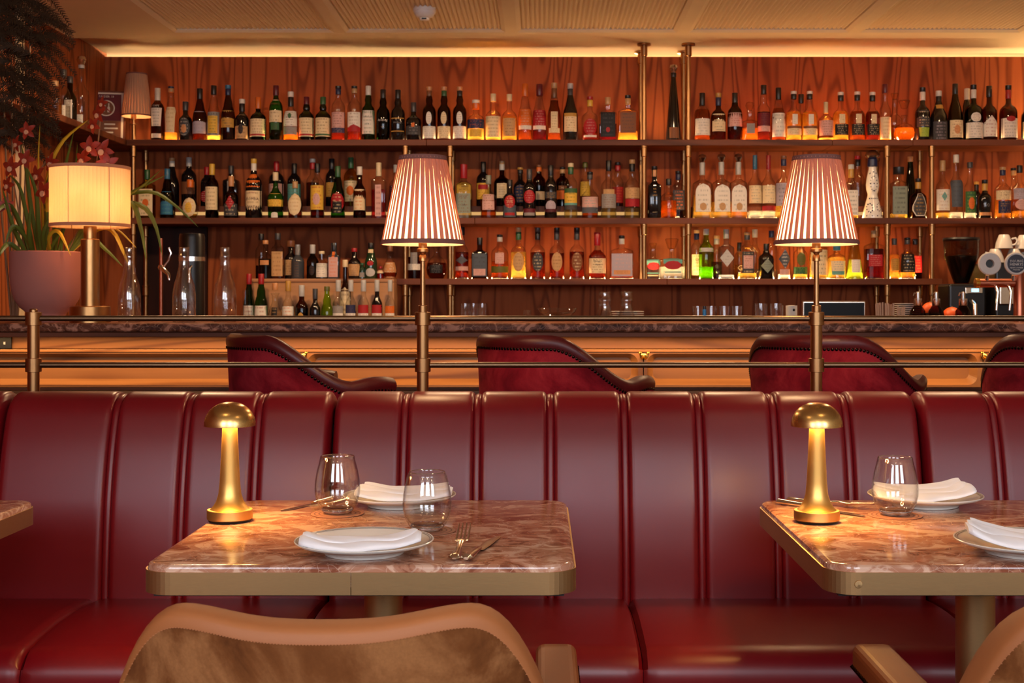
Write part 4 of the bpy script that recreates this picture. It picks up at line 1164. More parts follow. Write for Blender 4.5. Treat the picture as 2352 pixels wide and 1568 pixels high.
# columns: x, top, width, kind, glass, liquid, fill, cap, cap height, labels, description
TOP = [
 (362,203,31,'std','b','',0,'wh',.30,'.28 .62 .8 p wh dg;.06 .14 .7 r wh','brown bottle with white neck sleeve, first from left',dict(text=[('CAPE',.66,.016,'wh')])),
 (393,199,29,'slope','c','a',.16,'ta/nv',.10,'.16 .62 .85 p cr ta','clear bottle with navy tipped cork and long cream label'),
 (426,234,31,'squat','K','',0,'dg',.22,'.12 .60 .8 o dg wh;.2 .42 .38 o co','short black bottle with round emblem label'),
 (459,204,33,'slope','b','a',.20,'bk',.20,'.14 .56 .92 r li gy','amber bottle with black cap and lilac label'),
 (491,197,31,'slope','c','g',.12,'bk',.16,'.10 .52 .9 r gy bk;.14 .45 .72 r ye ol','clear bottle with black cap and yellow label in grey frame'),
 (524,196,32,'slope','b','',0,'nv/bl',.18,'.24 .54 .92 r go nv','brown sloping bottle with blue foil and gold label'),
 (556,228,32,'squat','K','',0,'bk/wh',.30,'.06 .62 .88 r ta bk;.16 .40 .34 o bk','short black bottle with black animal on tan label'),
 (593,224,37,'squat','d','',0,'or',.26,'.10 .50 .93 r cr br;.12 .16 .93 r rd','squat olive bottle with orange wax cap and cream label'),
 (634,197,31,'std','g','',0,'bu',.18,'.34 .74 .9 r cr br;.20 .33 .6 r gn','green whiskey bottle with burgundy cap and arched cream label',dict(text=[('JAMESON',.66,.011,'br')])),
 (668,211,34,'squat','c','o',.18,'bk/wh',.30,'.30 .60 .9 r wh;.13 .29 .9 r gy;.45 .56 .22 o gn','clear bottle with black and white cap and green dot label'),
 (704,223,35,'bulge','d','',0,'bu',.26,'.10 .52 .94 r cr br;.12 .16 .94 r rd','olive bottle with burgundy cap and red-striped cream label'),
 (742,223,36,'bulge','d','',0,'gn',.26,'.10 .52 .94 r cr br;.12 .16 .94 r gn','olive bottle with green cap and green-striped cream label'),
 (777,198,31,'std','c','r',.52,'nv/bk',.15,'.24 .52 .94 r pk bu;.15 .24 .94 r nv pk','clear bottle of red spirit with navy cap and banded pink label'),
 (814,198,32,'std','c','r',.52,'ta/bk',.13,'.17 .52 .9 r wh br;.17 .30 .9 t rd','clear bottle with black tipped cork and red mountain label'),
 (846,198,30,'bulge','g','',0,'wh',.17,'.13 .55 .94 r wh gn','green bottle with white cap and tall white label',dict(text=[('LAPHROAIG',.43,.009,'dg'),('10',.31,.014,'dg')])),
 (880,206,31,'bulge','d','',0,'bk',.18,'','dark green bottle with black cap and white lettering, left of two',dict(text=[('Ardbeg',.40,.018,'wh'),('TEN',.27,.008,'go')])),
 (914,207,32,'bulge','K','',0,'bk',.18,'.18 .20 .9 r go;.43 .45 .9 r go','black bottle with two gold lines and pale lettering',dict(text=[('Ardbeg',.36,.015,'gy')])),
 (950,236,36,'squat','K','',0,'dg',.24,'.16 .60 .9 r dg gy;.36 .46 .2 r or','short black bottle with slate label and orange square'),
 (986,200,31,'bulge','b','w',.66,'br/co',.20,'.30 .54 .42 o wh;.05 .27 .94 r wh br','brown bottle with white oval over label, left of three alike'),
 (1020,200,31,'bulge','b','w',.66,'gn/co',.20,'.30 .54 .42 o cr;.05 .27 .94 r cr br','brown bottle with oval over label, middle of three alike'),
 (1056,200,32,'bulge','b','w',.66,'bk/co',.20,'.30 .54 .42 o wh;.05 .27 .94 r wh rd','brown bottle with white oval over label, right of three alike'),
 (1093,230,40,'squat','c','g',.46,'or/wh',.22,'.30 .52 .95 r nv or;.10 .28 .7 r ye','squat bottle of gold spirit with navy label and white stopper',dict(cw=1.3)),
 (1133,216,36,'squat','c','g',.10,'cr',.16,'.08 .52 .95 r cr br','clear bottle with cork and large cream label'),
 (1170,217,35,'squat','c','a',.52,'cr',.14,'.10 .48 .8 r ta br','clear bottle of amber spirit with pale cork, tan label'),
 (1206,193,32,'slope','c','w',.55,'or',.22,'.27 .55 .94 r or pk;.20 .27 .9 r wh','tall bottle with flared orange cap and orange label',dict(cw=1.15)),
 (1239,194,32,'slope','c','m',.50,'bu',.20,'.27 .54 .94 r rd pk;.20 .27 .9 r wh','tall bottle with burgundy cap and dark red label',dict(cw=1.15)),
 (1273,191,31,'slope','c','w',.70,'br/ta',.26,'.22 .50 .5 r cr br;.14 .22 .8 r cr','red-brown bottle with wide tan stopper and gold label'),
 (1310,192,35,'slope','K','r',.1,'dg/si',.26,'.42 .48 .8 r go;.16 .42 .8 r cr br','black champagne-shaped bottle with silver-grey foil'),
 (1355,222,37,'squat','c','r',.32,'ye/rd',.22,'.12 .50 .8 o rd pk;.08 .13 .8 r wh','short clear bottle with red top and round red emblem'),
 (1396,224,42,'flask','c','m',.40,'ta',.16,'.10 .66 .8 r bk dg;.20 .32 .22 o rd','flat square bottle with black label and red dot'),
 (1442,219,46,'flask','c','a',.22,'ta/bk',.20,'.18 .62 .78 r br dg','flat square bottle with brown-grey label, last before the post'),
 (1547,168,36,'cone','K','',0,'bk',.06,'.04 .20 .6 r br','tall tapering dark bottle with silver ball stopper between two posts',dict(stop='silver')),
 (1613,214,36,'apoth','c','w',.66,'bk',.26,'.12 .46 .93 r wh gy','red-amber bottle with black cap and white label right of post'),
 (1650,214,34,'squat','b','w',.55,'nv/go',.26,'.20 .56 .88 r cr dg','amber bottle with gold and navy cap and cream brushwork label'),
 (1688,214,34,'apoth','b','r',.6,'bk',.24,'.30 .58 .94 r pk rd','dark red bottle with black cap and coral label'),
 (1722,254,36,'sq','c','o',.42,'',0,'.24 .56 .5 r gy','small square decanter of orange spirit with grey label',dict(stop='ball')),
 (1754,196,30,'bulge','c','r',.52,'bk',.16,'.28 .50 .94 r bu;.17 .27 .94 r pk','dark red bottle with long neck and burgundy label'),
 (1788,202,32,'slope','c','w',.62,'bk',.22,'.08 .52 .94 r wh gy','brown bottle with black cap and tall off-white label'),
 (1823,210,36,'squat','c','a',.58,'bk/wh',.16,'.33 .53 .33 r wh gy;.12 .30 .9 r cr br;.25 .30 .9 r br','gold bottle with narrow white upper label, left of pair'),
 (1840,217,30,'squat','c','a',.60,'bk',.18,'','amber bottle with black cap half hidden behind the gold pair',dict(Y=7.52)),
 (1860,210,35,'squat','c','a',.58,'bk/wh',.16,'.33 .53 .33 r wh gy;.12 .30 .9 r cr br;.25 .30 .9 r br','gold bottle with narrow white upper label, right of pair'),
 (1897,235,35,'squat','c','g',.08,'cr',.28,'.14 .52 .92 r pk br','short clear bottle with cream stopper and pinkish label',dict(cw=.8)),
 (1931,212,36,'squat','c','a',.60,'bk/wh',.18,'.35 .54 .36 r cr;.12 .34 .85 r bk cr','gold bottle with black lower label, left of three'),
 (1969,211,35,'squat','c','w',.60,'bk/wh',.18,'.35 .54 .36 r cr;.12 .34 .85 r bk cr','amber bottle with black lower label, middle of three'),
 (2004,212,33,'squat','c','r',.60,'bk/wh',.18,'.35 .54 .36 r cr;.12 .34 .85 r bk cr','red-brown bottle with black lower label, right of three'),
 (2033,194,26,'tall','c','a',.40,'bu',.15,'.04 .42 .92 r cr ta','slim clear bottle with burgundy cap beside the decanters'),
 (2055,228,34,'squat','c','g',.40,'',0,'','clear decanter half hidden behind the round decanter',dict(Y=7.52,stop='crystal')),
 (2077,250,49,'orb','c','o',.40,'',0,'','round ball decanter of amber spirit with glass stopper',dict(stop='crystal',rn=.011)),
 (2119,201,34,'squat','K','',0,'wh/bk',.24,'.26 .56 .9 r dg cr;.08 .25 .7 p lm gn','dark bottle with white neck band and green lower label'),
 (2156,209,40,'slope','K','',0,'bk/wh',.30,'.02 .38 .8 r dg li;.64 .72 .4 r go','dark sloping bottle with gold neck ring and grey label'),
 (2194,193,35,'hock','o','',0,'bk',.18,'.06 .36 .85 r cr br;.12 .28 .4 o co','olive tapering bottle with portrait label'),
 (2221,204,28,'slope','K','',0,'wh',.20,'','dark bottle with white cap squeezed behind its neighbours',dict(Y=7.545)),
 (2236,195,42,'squat','d','',0,'wh/bk',.24,'.33 .50 .55 o wh;.05 .32 .93 r wh gy','dark bottle with white oval above white label'),
 (2272,198,35,'squat','b','',0,'bk',.20,'.08 .46 .92 t wh rd','brown bottle with gabled white label'),
 (2316,196,40,'squat','b','',0,'rd/bk',.24,'.06 .40 .93 r wh gy;.34 .44 .5 o rd','brown bottle with red neck band and red oval on label'),
 (2364,215,36,'squat','K','',0,'bk',.22,'.06 .40 .93 r cr','dark bottle cut off by the right edge'),
]
row(TOP, 7.41, ZT, 'bottles on the top shelf', ', top shelf')

RY2 = dict(Y=7.535, zb=ZM+0.078)
MID = [
 (338,390,35,'box','y','y',.60,'gn',.20,'.06 .60 .9 r cr ol;.24 .40 .4 o or','yellow bottle with green cap and sun label, first from left'),
 (384,388,31,'slope','b','',0,'bl',.22,'.08 .54 .93 r bl te','brown bottle with sea-blue label and blue neck'),
 (395,363,32,'slope','K','',0,'wh/ta',.18,'','dark bottle with pale cap behind the blue label',RY2),
 (434,362,34,'std','K','',0,'si',.18,'.25 .5 .9 r br','dark bottle with silver-grey cap behind the round label',RY2),
 (437,413,37,'orb','c','g',.12,'or',.20,'.04 .54 .82 o cr or;.14 .42 .42 o ye','round clear bottle with round cream and orange label',dict(cw=1.2)),
 (475,384,28,'std','K','',0,'rd',.20,'.10 .40 .95 o rd wh','dark bottle with red cap and red disc label',RY2),
 (487,377,30,'std','b','k',.14,'ye',.20,'.16 .58 .93 r cr br','brown bottle with yellow cap and cream feather label'),
 (531,381,36,'sq','K','',0,'dg',.20,'.10 .66 .3 r gy','black square bottle behind the red diamond label',RY2),
 (531,405,33,'squat','b','r',.4,'co',.24,'.06 .62 .92 r dg cr;.20 .54 .60 d rd pk','bottle with red diamond on a dark label'),
 (583,365,38,'apoth','K','',0,'wh/ye',.22,'.52 .74 .8 r or bk;.0 .46 .97 r cr','black bottle with yellow cap and large cream lettered label',dict(text=[('AMARO',.43,.010,'rd'),('BOMBA',.32,.021,'wn'),('CARTA!',.19,.021,'wn')])),
 (635,371,35,'std','K','',0,'rd',.22,'.05 .5 .97 r pk','black bottle with red cap behind the green squat bottle',RY2),
 (633,396,37,'bell','g','',0,'cr',.18,'.26 .54 .95 r ye br;.02 .14 .4 a wh','green bell bottle with cream cap and amber-yellow label'),
 (676,376,31,'std','K','',0,'bk',.24,'.10 .52 .95 r te','dark bottle with teal label behind the oval label',RY2),
 (678,417,34,'bell','c','w',.45,'ta',.18,'.08 .68 .88 o cr ta','clear bottle with ornate oval cream label and cork'),
 (718,365,29,'squat','c','w',.5,'rd/wh',.22,'','clear bottle with red and white cap in the back row',RY2),
 (729,376,32,'std','c','r',.16,'bk',.16,'.16 .60 .92 r ye rd;.24 .46 .5 o pk','clear bottle with black cap and illustrated yellow label'),
 (762,365,29,'std','K','',0,'bk',.22,'.2 .5 .8 r go','black bottle with red neck ring in the back row',RY2),
 (776,382,32,'slope','g','',0,'gn',.22,'.12 .50 .95 o rd cr;.10 .48 .68 r bk cr','green bottle with black and red curved label'),
 (806,362,33,'std','y','y',.5,'gn',.22,'.10 .52 .95 r cr ol;.22 .42 .5 o or','yellow bottle with green cap and fruit label',RY2),
 (826,383,29,'squat','b','w',.4,'wh',.16,'.16 .56 .93 r cr or','amber bottle with white cap and cream script label'),
 (870,374,33,'box','c','x',.52,'cr',.24,'.04 .60 .42 r pk bu','square bottle of bright pink liqueur with cream cap'),
 (910,379,32,'squat','c','w',.3,'si',.18,'.2 .5 .9 r wn wh','clear bottle with dark red label partly behind the lamp',RY2),
 (1065,378,36,'sq','c','p',.30,'rd',.26,'.10 .46 .9 r gg br','clear square bottle with red paper seal and grey label',dict(text=[('HUSK',.40,.018,'br'),('1A',.25,.020,'dg')],cw=1.3)),
 (1066,396,36,'sq','c','g',.5,'ta',.16,'.2 .7 .9 r ye','bottle with yellow label behind the red-sealed square one',RY2),
 (1110,372,32,'std','K','',0,'bk',.24,'.16 .52 .93 r ye rd;.38 .48 .7 r rd','dark bottle with yellow and red label in the back row',RY2),
 (1122,403,38,'bell','c','o',.42,'gg',.20,'.20 .56 .72 r pk br','squat decanter of orange spirit with grey-pink label'),
 (1153,370,37,'squat','b','w',.6,'si/ta',.20,'.18 .50 .6 r cr br','brown bottle with tan and silver cap in the back row',RY2),
 (1171,413,32,'squat','K','',0,'bk',.18,'.04 .62 .93 r sl nv;.26 .60 .75 o rd cr;.08 .15 .7 r rd','black bottle with blue label and red octagon',dict(text=[('ARCANE',.43,.008,'cr')])),
 (1195,385,31,'squat','K','',0,'bk/go',.16,'.10 .56 .95 a nv go','dark bottle with black cap and arched blue-gold label',RY2),
 (1216,389,30,'std','K','',0,'dg',.20,'.30 .58 .85 o rd pk;.06 .12 .8 r gy;.12 .2 .9 r bu','dark rum bottle with round red emblem and a seven',dict(text=[('7',.24,.018,'go')])),
 (1238,379,30,'std','b','k',.5,'or/br',.16,'.16 .36 .9 r cr or','dark bottle with orange neck band in the back row',RY2),
 (1265,380,29,'std','K','r',.06,'bk',.20,'.38 .50 .9 r dg go;.12 .34 .8 o li;.12 .18 .9 r wn','dark bottle with grey oval label and red neck ring'),
 (1292,384,32,'std','b','w',.5,'ta/bk',.16,'.18 .40 .93 r or;.42 .52 .6 r br','brown bottle with orange label half hidden in back row',dict(RY2,text=[('TIKI',.46,.010,'cr')])),
 (1311,375,31,'std','c','p',.16,'gn/cr',.20,'.16 .54 .92 r ye ol;.16 .24 .92 r dg;.46 .54 .92 r gn;.24 .28 .92 r te','clear bottle with cream cap and yellow-green label'),
 (1344,373,24,'tall','c','',0,'ol',.12,'.24 .56 .95 r ye br','slim clear bottle with olive cap and yellow label in back row',RY2),
 (1355,395,40,'bell','c','o',.12,'dg/bk',.16,'.12 .46 .9 r pk te;.12 .24 .9 r sl','round-shouldered bottle with colourful painted label and black cap'),
 (1398,369,36,'bulge','c','p',.20,'bk',.18,'.18 .42 .9 r gy br;.42 .50 .7 r ta','clear bottle with black cap and stacked grey label'),
 (1419,373,26,'bulge','c','w',.3,'rd/bk',.20,'.08 .44 .95 r rd or','bottle with red-orange label half hidden in back row',RY2),
 (1452,367,36,'bulge','c','p',.18,'bk/ta',.20,'.34 .52 .9 r ta br;.20 .33 .9 r rd wn','clear bottle with tan and red labels, last before the post'),
 (1503,382,31,'sq','K','',0,'co/bk',.20,'','black bottle with copper neck and gold lettering',dict(text=[('KA',.56,.013,'go'),('VA',.50,.013,'go'),('LAN',.44,.013,'go'),('____',.36,.013,'go'),('CLASSIC',.12,.007,'cr')])),
 (1536,411,37,'squat','c','o',.45,'bk',.16,'','clear bottle of amber spirit with white lettering between posts',dict(text=[('23',.30,.024,'wh')])),
 (1558,393,30,'box','c','w',.4,'nv/bk',.18,'.20 .60 .9 r dg or','bottle with navy cap and orange-slashed label in back row',dict(Y=7.50)),
 (1613,374,43,'sq','c','g',.42,'si',.22,'.12 .62 .8 a wh gy;.14 .28 .36 o ta','pale gold bottle with arched silver label, left of three',dict(stop='silver')),
 (1657,373,42,'sq','c','g',.30,'si',.22,'.12 .60 .85 a wh gy;.14 .28 .36 o ta','pale gold bottle with arched silver label, middle of three',dict(stop='silver')),
 (1696,373,39,'sq','c','a',.28,'si',.22,'.12 .60 .88 a wh gy;.14 .28 .36 o ta','amber bottle with arched silver label, right of three',dict(stop='silver')),
 (1734,357,32,'tall','c','c',.12,'bl',.22,'.24 .52 .9 r cr gy','slim clear bottle with blue neck and cream label',dict(cw=.8)),
 (1765,357,33,'tall','c','c',.14,'rd',.22,'.24 .52 .9 r cr gy;.12 .20 .93 r rd','slim clear bottle with red neck and red lower band',dict(cw=.8)),
 (1800,358,40,'squat','c','g',.20,'nv/br',.16,'.20 .56 .93 r li dg','clear bottle with navy neck ring beside the right lamp'),
 (1955,378,30,'sq','c','g',.08,'go/si',.24,'.06 .52 .9 r wh dg','clear bottle with gold neck right of the lamp shade'),
 (1970,358,32,'std','c','c',.3,'bk/rd',.16,'','clear bottle with red-tipped cap behind the ceramic one',dict(Y=7.53)),
 (2064,384,36,'box','c','g',.10,'bk',.14,'.08 .62 .93 r gg dg','square bottle with fat black cap and sage label',dict(cw=1.9)),
 (2091,360,34,'cone','f','',0,'co',.08,'','frosted green tapering bottle with cork, back row',dict(Y=7.53)),
 (2109,410,38,'squat','b','w',.5,'go/bk',.26,'.06 .62 .85 h wh;.08 .60 .76 h dg go','short brown bottle with dark six-sided label'),
 (2165,369,32,'tall','c','g',.10,'ta',.18,'.14 .50 .95 r wh ta;.30 .46 .4 d te or','slim clear bottle with cork and parrot-coloured label'),
 (2196,356,31,'tall','c','c',.10,'wh',.12,'.18 .60 .95 p sl dg','tall clear bottle with large slate label'),
 (2228,373,27,'tall','c','c',.12,'dg',.10,'.10 .48 .9 r gn lm;.16 .38 .5 o or','slim clear bottle with green and orange label'),
 (2243,417,22,'std','K','',0,'bk/go',.22,'','small black bottle with gold ring in back row',dict(Y=7.53)),
 (2262,413,30,'squat','K','',0,'go/bk',.28,'.08 .16 .93 r co','black bottle with tall grey lettering and copper band',dict(text=[('VO',.34,.028,'gy')])),
 (2303,384,37,'bulge','c','a',.40,'nv/ta',.16,'.36 .54 .93 r cr bu;.10 .34 .75 r nv go','gold bottle with cream upper and navy lower label',dict(text=[('18',.45,.014,'bu')])),
 (2328,386,26,'squat','c','a',.4,'ta/bk',.14,'','amber bottle half hidden in back row near right edge',dict(Y=7.53)),
 (2342,380,36,'squat','c','a',.14,'bk',.14,'.36 .56 .9 r li;.16 .36 .8 o pk gy','clear bottle with round pink label at the right edge'),
]
row(MID, 7.40, ZM, 'bottles on the middle shelf', ', middle shelf')

BOT = [
 (952,540,31,'std','c','r',.5,'bk',.16,'.20 .34 .95 r wh gy;.34 .6 .5 r gy','bottle with white band left of lamp stem'),
 (1003,548,48,'orb','c','w',.40,'br',.12,'.14 .34 .6 r bk gy','flat round decanter of amber spirit right of lamp stem'),
 (1061,522,31,'squat','c','r',.52,'bk',.16,'.28 .44 .9 d sl;.16 .24 .93 r pk','red spirit bottle with black cap right of brass post'),
 (1102,546,38,'sq','b','r',.6,'bk',.18,'.06 .66 .9 r sl dg;.08 .24 .72 r pk','dark red bottle with slate rectangular label'),
 (1148,539,40,'apoth','c','w',.40,'si/bk',.16,'.14 .28 .96 r ol;.34 .58 .5 r pk','clear bottle with rust spirit and olive band'),
 (1191,523,36,'squat','c','g',.52,'gn/ta',.24,'.14 .52 .68 o ta br','gold bottle with green cap and tan oval label'),
 (1235,523,35,'squat','c','r',.52,'bk/dg',.24,'.14 .52 .70 o dg cr','red spirit bottle with dark oval label',dict(text=[('6',.30,.018,'cr')])),
 (1279,523,35,'squat','c','r',.50,'dg/bk',.24,'.14 .52 .70 o ta br','red spirit bottle with tan oval label'),
 (1325,523,35,'squat','c','r',.53,'dg/bk',.24,'.14 .52 .70 o br cr','red spirit bottle with brown oval label',dict(text=[('6',.30,.018,'cr')])),
 (1372,534,41,'bell','c','r',.62,'rd',.28,'.12 .44 .93 r cr br','red-waxed bottle with cream lettered label',dict(text=[("Maker's",.38,.015,'dg'),('Mark',.30,.014,'dg')],cw=1.12)),
 (1428,541,53,'flask','c','w',.56,'si/bk',.20,'.06 .58 .9 r li pk;.10 .20 .72 r co','wide flat bottle with lilac label and orange band'),
 (1500,572,34,'sq','c','c',.4,'',0,'.46 .66 .9 r te;.30 .56 .85 o rd;.18 .22 .85 r te;.10 .14 .8 r cr','clear square decanter with red panel, left of two',dict(stop='crystal',Y=7.545)),
 (1543,572,60,'sq','c','c',.4,'',0,'.50 .68 .72 r te;.30 .60 .62 o rd;.20 .24 .62 r te;.10 .14 .6 r cr','wide clear square decanter with red panel, right of two',dict(stop='crystal')),
 (1600,528,26,'std','c','g',.5,'nv/ta',.20,'.08 .50 .9 r cr','clear bottle with upright lettering behind brass post',dict(text=[('WIDGES',.30,.020,'br',1)],Y=7.50)),
 (1622,526,34,'apoth','n','n',.24,'si',.12,'.54 .62 .97 r si;','bright green bottle with silver cap and collar'),
 (1646,541,26,'std','c','w',.4,'si/ta',.20,'.24 .34 .4 o bk','amber bottle with black badge half hidden in back row',dict(Y=7.53)),
 (1668,527,35,'sq','u','c',.08,'si',.18,'.24 .60 .92 d si gy','pale blue square bottle with silver diamond label'),
 (1698,557,22,'std','c','g',.4,'bk',.24,'','bottle with white letter half hidden in back row',dict(Y=7.53,text=[('G',.30,.045,'cr')])),
 (1716,534,44,'apoth','c','g',.12,'dg/ta',.16,'.12 .58 .62 r dg cr;.22 .50 .5 r pk;','clear bottle with dark green framed label'),
 (1734,527,26,'tall','c','c',.2,'si',.16,'','slim clear bottle with silver cap, back row',dict(Y=7.53)),
 (1760,560,36,'apoth','K','',0,'bk',.18,'.16 .58 .8 d gg dg','black apothecary bottle with grey diamond label'),
 (1772,530,28,'std','c','c',.2,'nv',.14,'','clear bottle with navy cap, back row beside lamp',dict(Y=7.53)),
 (1801,530,28,'std','c','c',.10,'dg',.14,'.20 .62 .95 d sl wh;.08 .2 .8 r pk','clear bottle with slate diamond lettering',dict(text=[('FIVE',.45,.012,'wh'),('FIVE',.37,.012,'wh')])),
 (1838,536,33,'squat','c','g',.10,'gn',.14,'.28 .58 .6 o ol;.10 .26 .95 r gn lm','clear bottle with green disc and green band'),
 (1880,530,42,'apoth','c','g',.5,'bk',.14,'.08 .60 .9 r cr dg','clear bottle with wordy cream label behind lamp stem'),
 (1922,552,41,'squat','c','g',.55,'bl/go',.26,'.10 .46 .8 p cr bl;.10 .20 .7 r te','pale gold bottle with blue ornate stopper',dict(cw=1.3)),
 (1963,536,39,'cone','v','v',.42,'ol',.08,'.14 .42 .5 r wh gy','yellow-green cone bottle with small white label'),
 (2007,530,42,'box','c','m',.62,'ta',.14,'.26 .50 .75 r rd pk','clear box bottle of dark red spirit with red label'),
 (2054,548,24,'squat','c','a',.6,'dg',.16,'.2 .5 .8 r go','small gold bottle right of the brass post'),
 (2084,546,36,'squat','c','a',.16,'dg/bk',.16,'.16 .60 .93 r bk cr','bottle with large black label'),
 (2102,549,28,'sq','c','r',.4,'bk',.14,'.16 .58 .9 r rd go','bottle with red label behind the black label',dict(Y=7.50)),
]
row(BOT, 7.40, ZB, 'bottles on the bottom shelf', ', bottom shelf')

# ceramic bottle, white with blue flowers, waisted
cbt = thing('ceramic_bottle', 'waisted white ceramic bottle with blue flower pattern and silver-blue top', 'bottle', (wx(2004, 7.40), 7.40, ZM+0.0006), 0, 'bottles on the middle shelf')
k_ = 7.40/F
def cer(z): return None
cpr = [(23, 0), (23.5, 2), (20, 20), (15, 40), (11.5, 52), (11, 57), (14, 66), (15, 78), (13, 95), (9, 113), (8.5, 119)]
MB().lathe([(a*k_, b*k_) for a, b in cpr], 28).build('body', M['ceramic'], cbt)
MB().lathe([(9*k_, 119*k_), (11.5*k_, 121*k_), (11*k_, 136*k_), (9*k_, 138*k_)], 20).build('neck_band', M['cap'], cbt, None, pc('nv'))
MB().lathe([(9*k_, 138*k_), (16*k_, 140*k_), (17.5*k_, 144*k_), (16*k_, 148*k_), (12*k_, 154*k_), (5*k_, 158*k_), (0.0001, 158.5*k_)], 24).build('stopper', M['chrome'], cbt)
def cr_at(z):
    for (a, z0), (b, z1) in zip(cpr, cpr[1:]):
        if z0 <= z <= z1: return a+(b-a)*(z-z0)/(z1-z0)
    return 10
fl_ = MB()
spots = [(math.cos(t)*7.5, 80+math.sin(t)*17) for t in [2*PI*i/14 for i in range(14)]]
spots += [(-10+math.cos(t)*6, 24+math.sin(t)*10) for t in [2*PI*i/9 for i in range(9)]] + [(11+math.cos(t)*5, 26+math.sin(t)*9) for t in [2*PI*i/8 for i in range(8)]]
spots += [(x_, 6) for x_ in (-17, -6, 6, 17)] + [(x_, 46) for x_ in (-9, -4.5, 0, 4.5, 9)] + [(-8, 104), (0, 107), (6, 104), (0, 80)]
for sx_, sz_ in spots:
    q = rnd.uniform(1.3, 2.3); r_ = cr_at(sz_)
    v = []
    for j in range(7):
        X = sx_+q*math.cos(2*PI*j/7)*(1 if j % 2 else .7); Z = sz_+q*math.sin(2*PI*j/7)*(1 if j % 2 else .7)
        X = max(-r_*.97, min(r_*.97, X)); v.append((X*k_, -math.sqrt(max(0, cr_at(Z)**2-X*X))*k_-0.0007, Z*k_))
    fl_.add(v, [tuple(range(7))], False)
o = fl_.build('painted_flowers', M['ink'], cbt, None, pc('nv')); o['kind'] = 'stuff'

# ---- bottles on the wooden step and on the back counter (left)
rs = thing('bottle_step', 'pale wooden step box on the back counter carrying bottles', 'box', (0, 0, 0))
sx0, sx1 = wx(578, 7.16), wx(905, 7.16)
MB().bbox(sx0, sx1, 7.16, 7.34, 1.2715, 1.2895, 0.002).build('top_board', M['riser_wood'], rs)
MB().bbox(sx0, sx1, 7.165, 7.185, 1.0005, 1.271, 0.002).build('front_board', M['riser_wood'], rs)
for x_ in (sx0, sx1-0.018): MB().box(x_, x_+0.018, 7.1855, 7.335, 1.0005, 1.271).build('side_board', M['riser_wood'], rs)
STEP = [
 (600,537,26,'std','c','k',.3,'bk',.14,'','dark-capped clear bottle, first in back row',dict(Y=7.31)),
 (610,552,33,'squat','c','k',.52,'co',.10,'.36 .48 .6 r co','clear bottle of dark liqueur with cork'),
 (638,536,27,'box','c','w',.3,'dg',.14,'.06 .60 .95 r ta br','clear square bottle with large tan label'),
 (668,553,30,'squat','K','',0,'br',.16,'.1 .5 .95 r ta','black squat bottle with brown stopper',dict(cw=1.5,Y=7.31)),
 (684,562,30,'squat','S','',0,'si',.30,'.05 .5 .4 r dg','grey bottle with silver neck',dict(cw=.9)),
 (718,562,27,'squat','o','k',.4,'si',.26,'.1 .4 .5 o bk','olive bottle with silver neck'),
 (739,577,29,'squat','c','k',.06,'cr',.10,'.06 .56 .9 r wh gy','clear bottle with cream cork and lacy white label'),
 (767,558,28,'sq','S','',0,'bk',.24,'.05 .60 .75 r pk or;.60 .95 .22 r or','dark square bottle with orange ribbon and label'),
 (814,570,29,'squat','K','',0,'rd',.12,'.1 .48 .95 p ta br','dark bottle with red cap and tan label'),
 (832,604,17,'std','G','',0,'gn',.14,'.1 .4 .7 r gy','small green bottle'),
 (852,558,29,'slope','G','',0,'bk',.14,'.06 .30 .72 o si gy;.36 .50 .5 o rd;.72 .82 .4 r cr','dark green bottle with red seal and round grey label'),
 (874,612,16,'std','c','x',.7,'rd',.16,'.45 .70 .9 r cr','slim red bottle with red cap'),
 (896,565,33,'orb','c','w',.2,'br',.16,'.02 .50 .9 r co wh','round bottle with peach label and brown cap'),
]
row(STEP, 7.25, 1.2895, 'bottles on the wooden step', ', on wooden step')
LOW = [
 (572,629,26,'slope','g','',0,'rd',.18,'.05 .45 .93 r wh rd','green bottle with red foil, left of two',dict(Y=7.115)),
 (600,629,31,'slope','g','',0,'rd',.18,'.05 .45 .93 r wh rd','green bottle with red foil, right of two'),
 (632,650,33,'orb','c','k',.2,'co',.14,'.1 .5 .4 r bk ta','round clear flask with copper cap'),
 (662,645,27,'tall','c','c',.3,'go',.20,'.10 .50 .95 r wh or;.18 .32 .5 o or','clear bottle with gold cap and orange flower label'),
 (693,655,30,'squat','b','k',.5,'si',.24,'.1 .42 .5 o go','brown bottle with silver cap and gold badge'),
 (724,663,25,'squat','K','',0,'dg',.24,'','plain black bottle'),
 (751,658,27,'slope','n','',0,'ol',.10,'.06 .32 .95 r ta','leaf-green bottle with tan label'),
 (777,643,26,'squat','c','w',.3,'si',.22,'.06 .36 .9 r wh gy;.36 .50 .9 r gy','bitters bottle with white cap and grey band'),
 (806,643,25,'squat','c','k',.4,'si',.22,'.06 .36 .9 r wh nv;.36 .52 .9 r nv','bitters bottle with white cap and purple band'),
 (835,643,26,'squat','c','w',.3,'si',.22,'.06 .36 .9 r wh rd;.36 .52 .9 r rd','pale bitters bottle with white cap and red band'),
 (866,643,25,'squat','K','',0,'si',.22,'.06 .36 .9 r wh rd;.36 .52 .9 r rd','dark bitters bottle with white cap and red band'),
 (896,643,23,'squat','c','k',.2,'si',.22,'.06 .36 .9 r wh or;.36 .50 .9 r or','bitters bottle with white cap and orange band'),
 (793,597,26,'tall','b','w',.6,'cr',.10,'.2 .62 .95 a cr br','tall bottle with silver neck and ornate cream label',dict(Y=7.13)),
]
row(LOW, 7.07, 1.0, 'bottles on the back counter', ', on back counter')
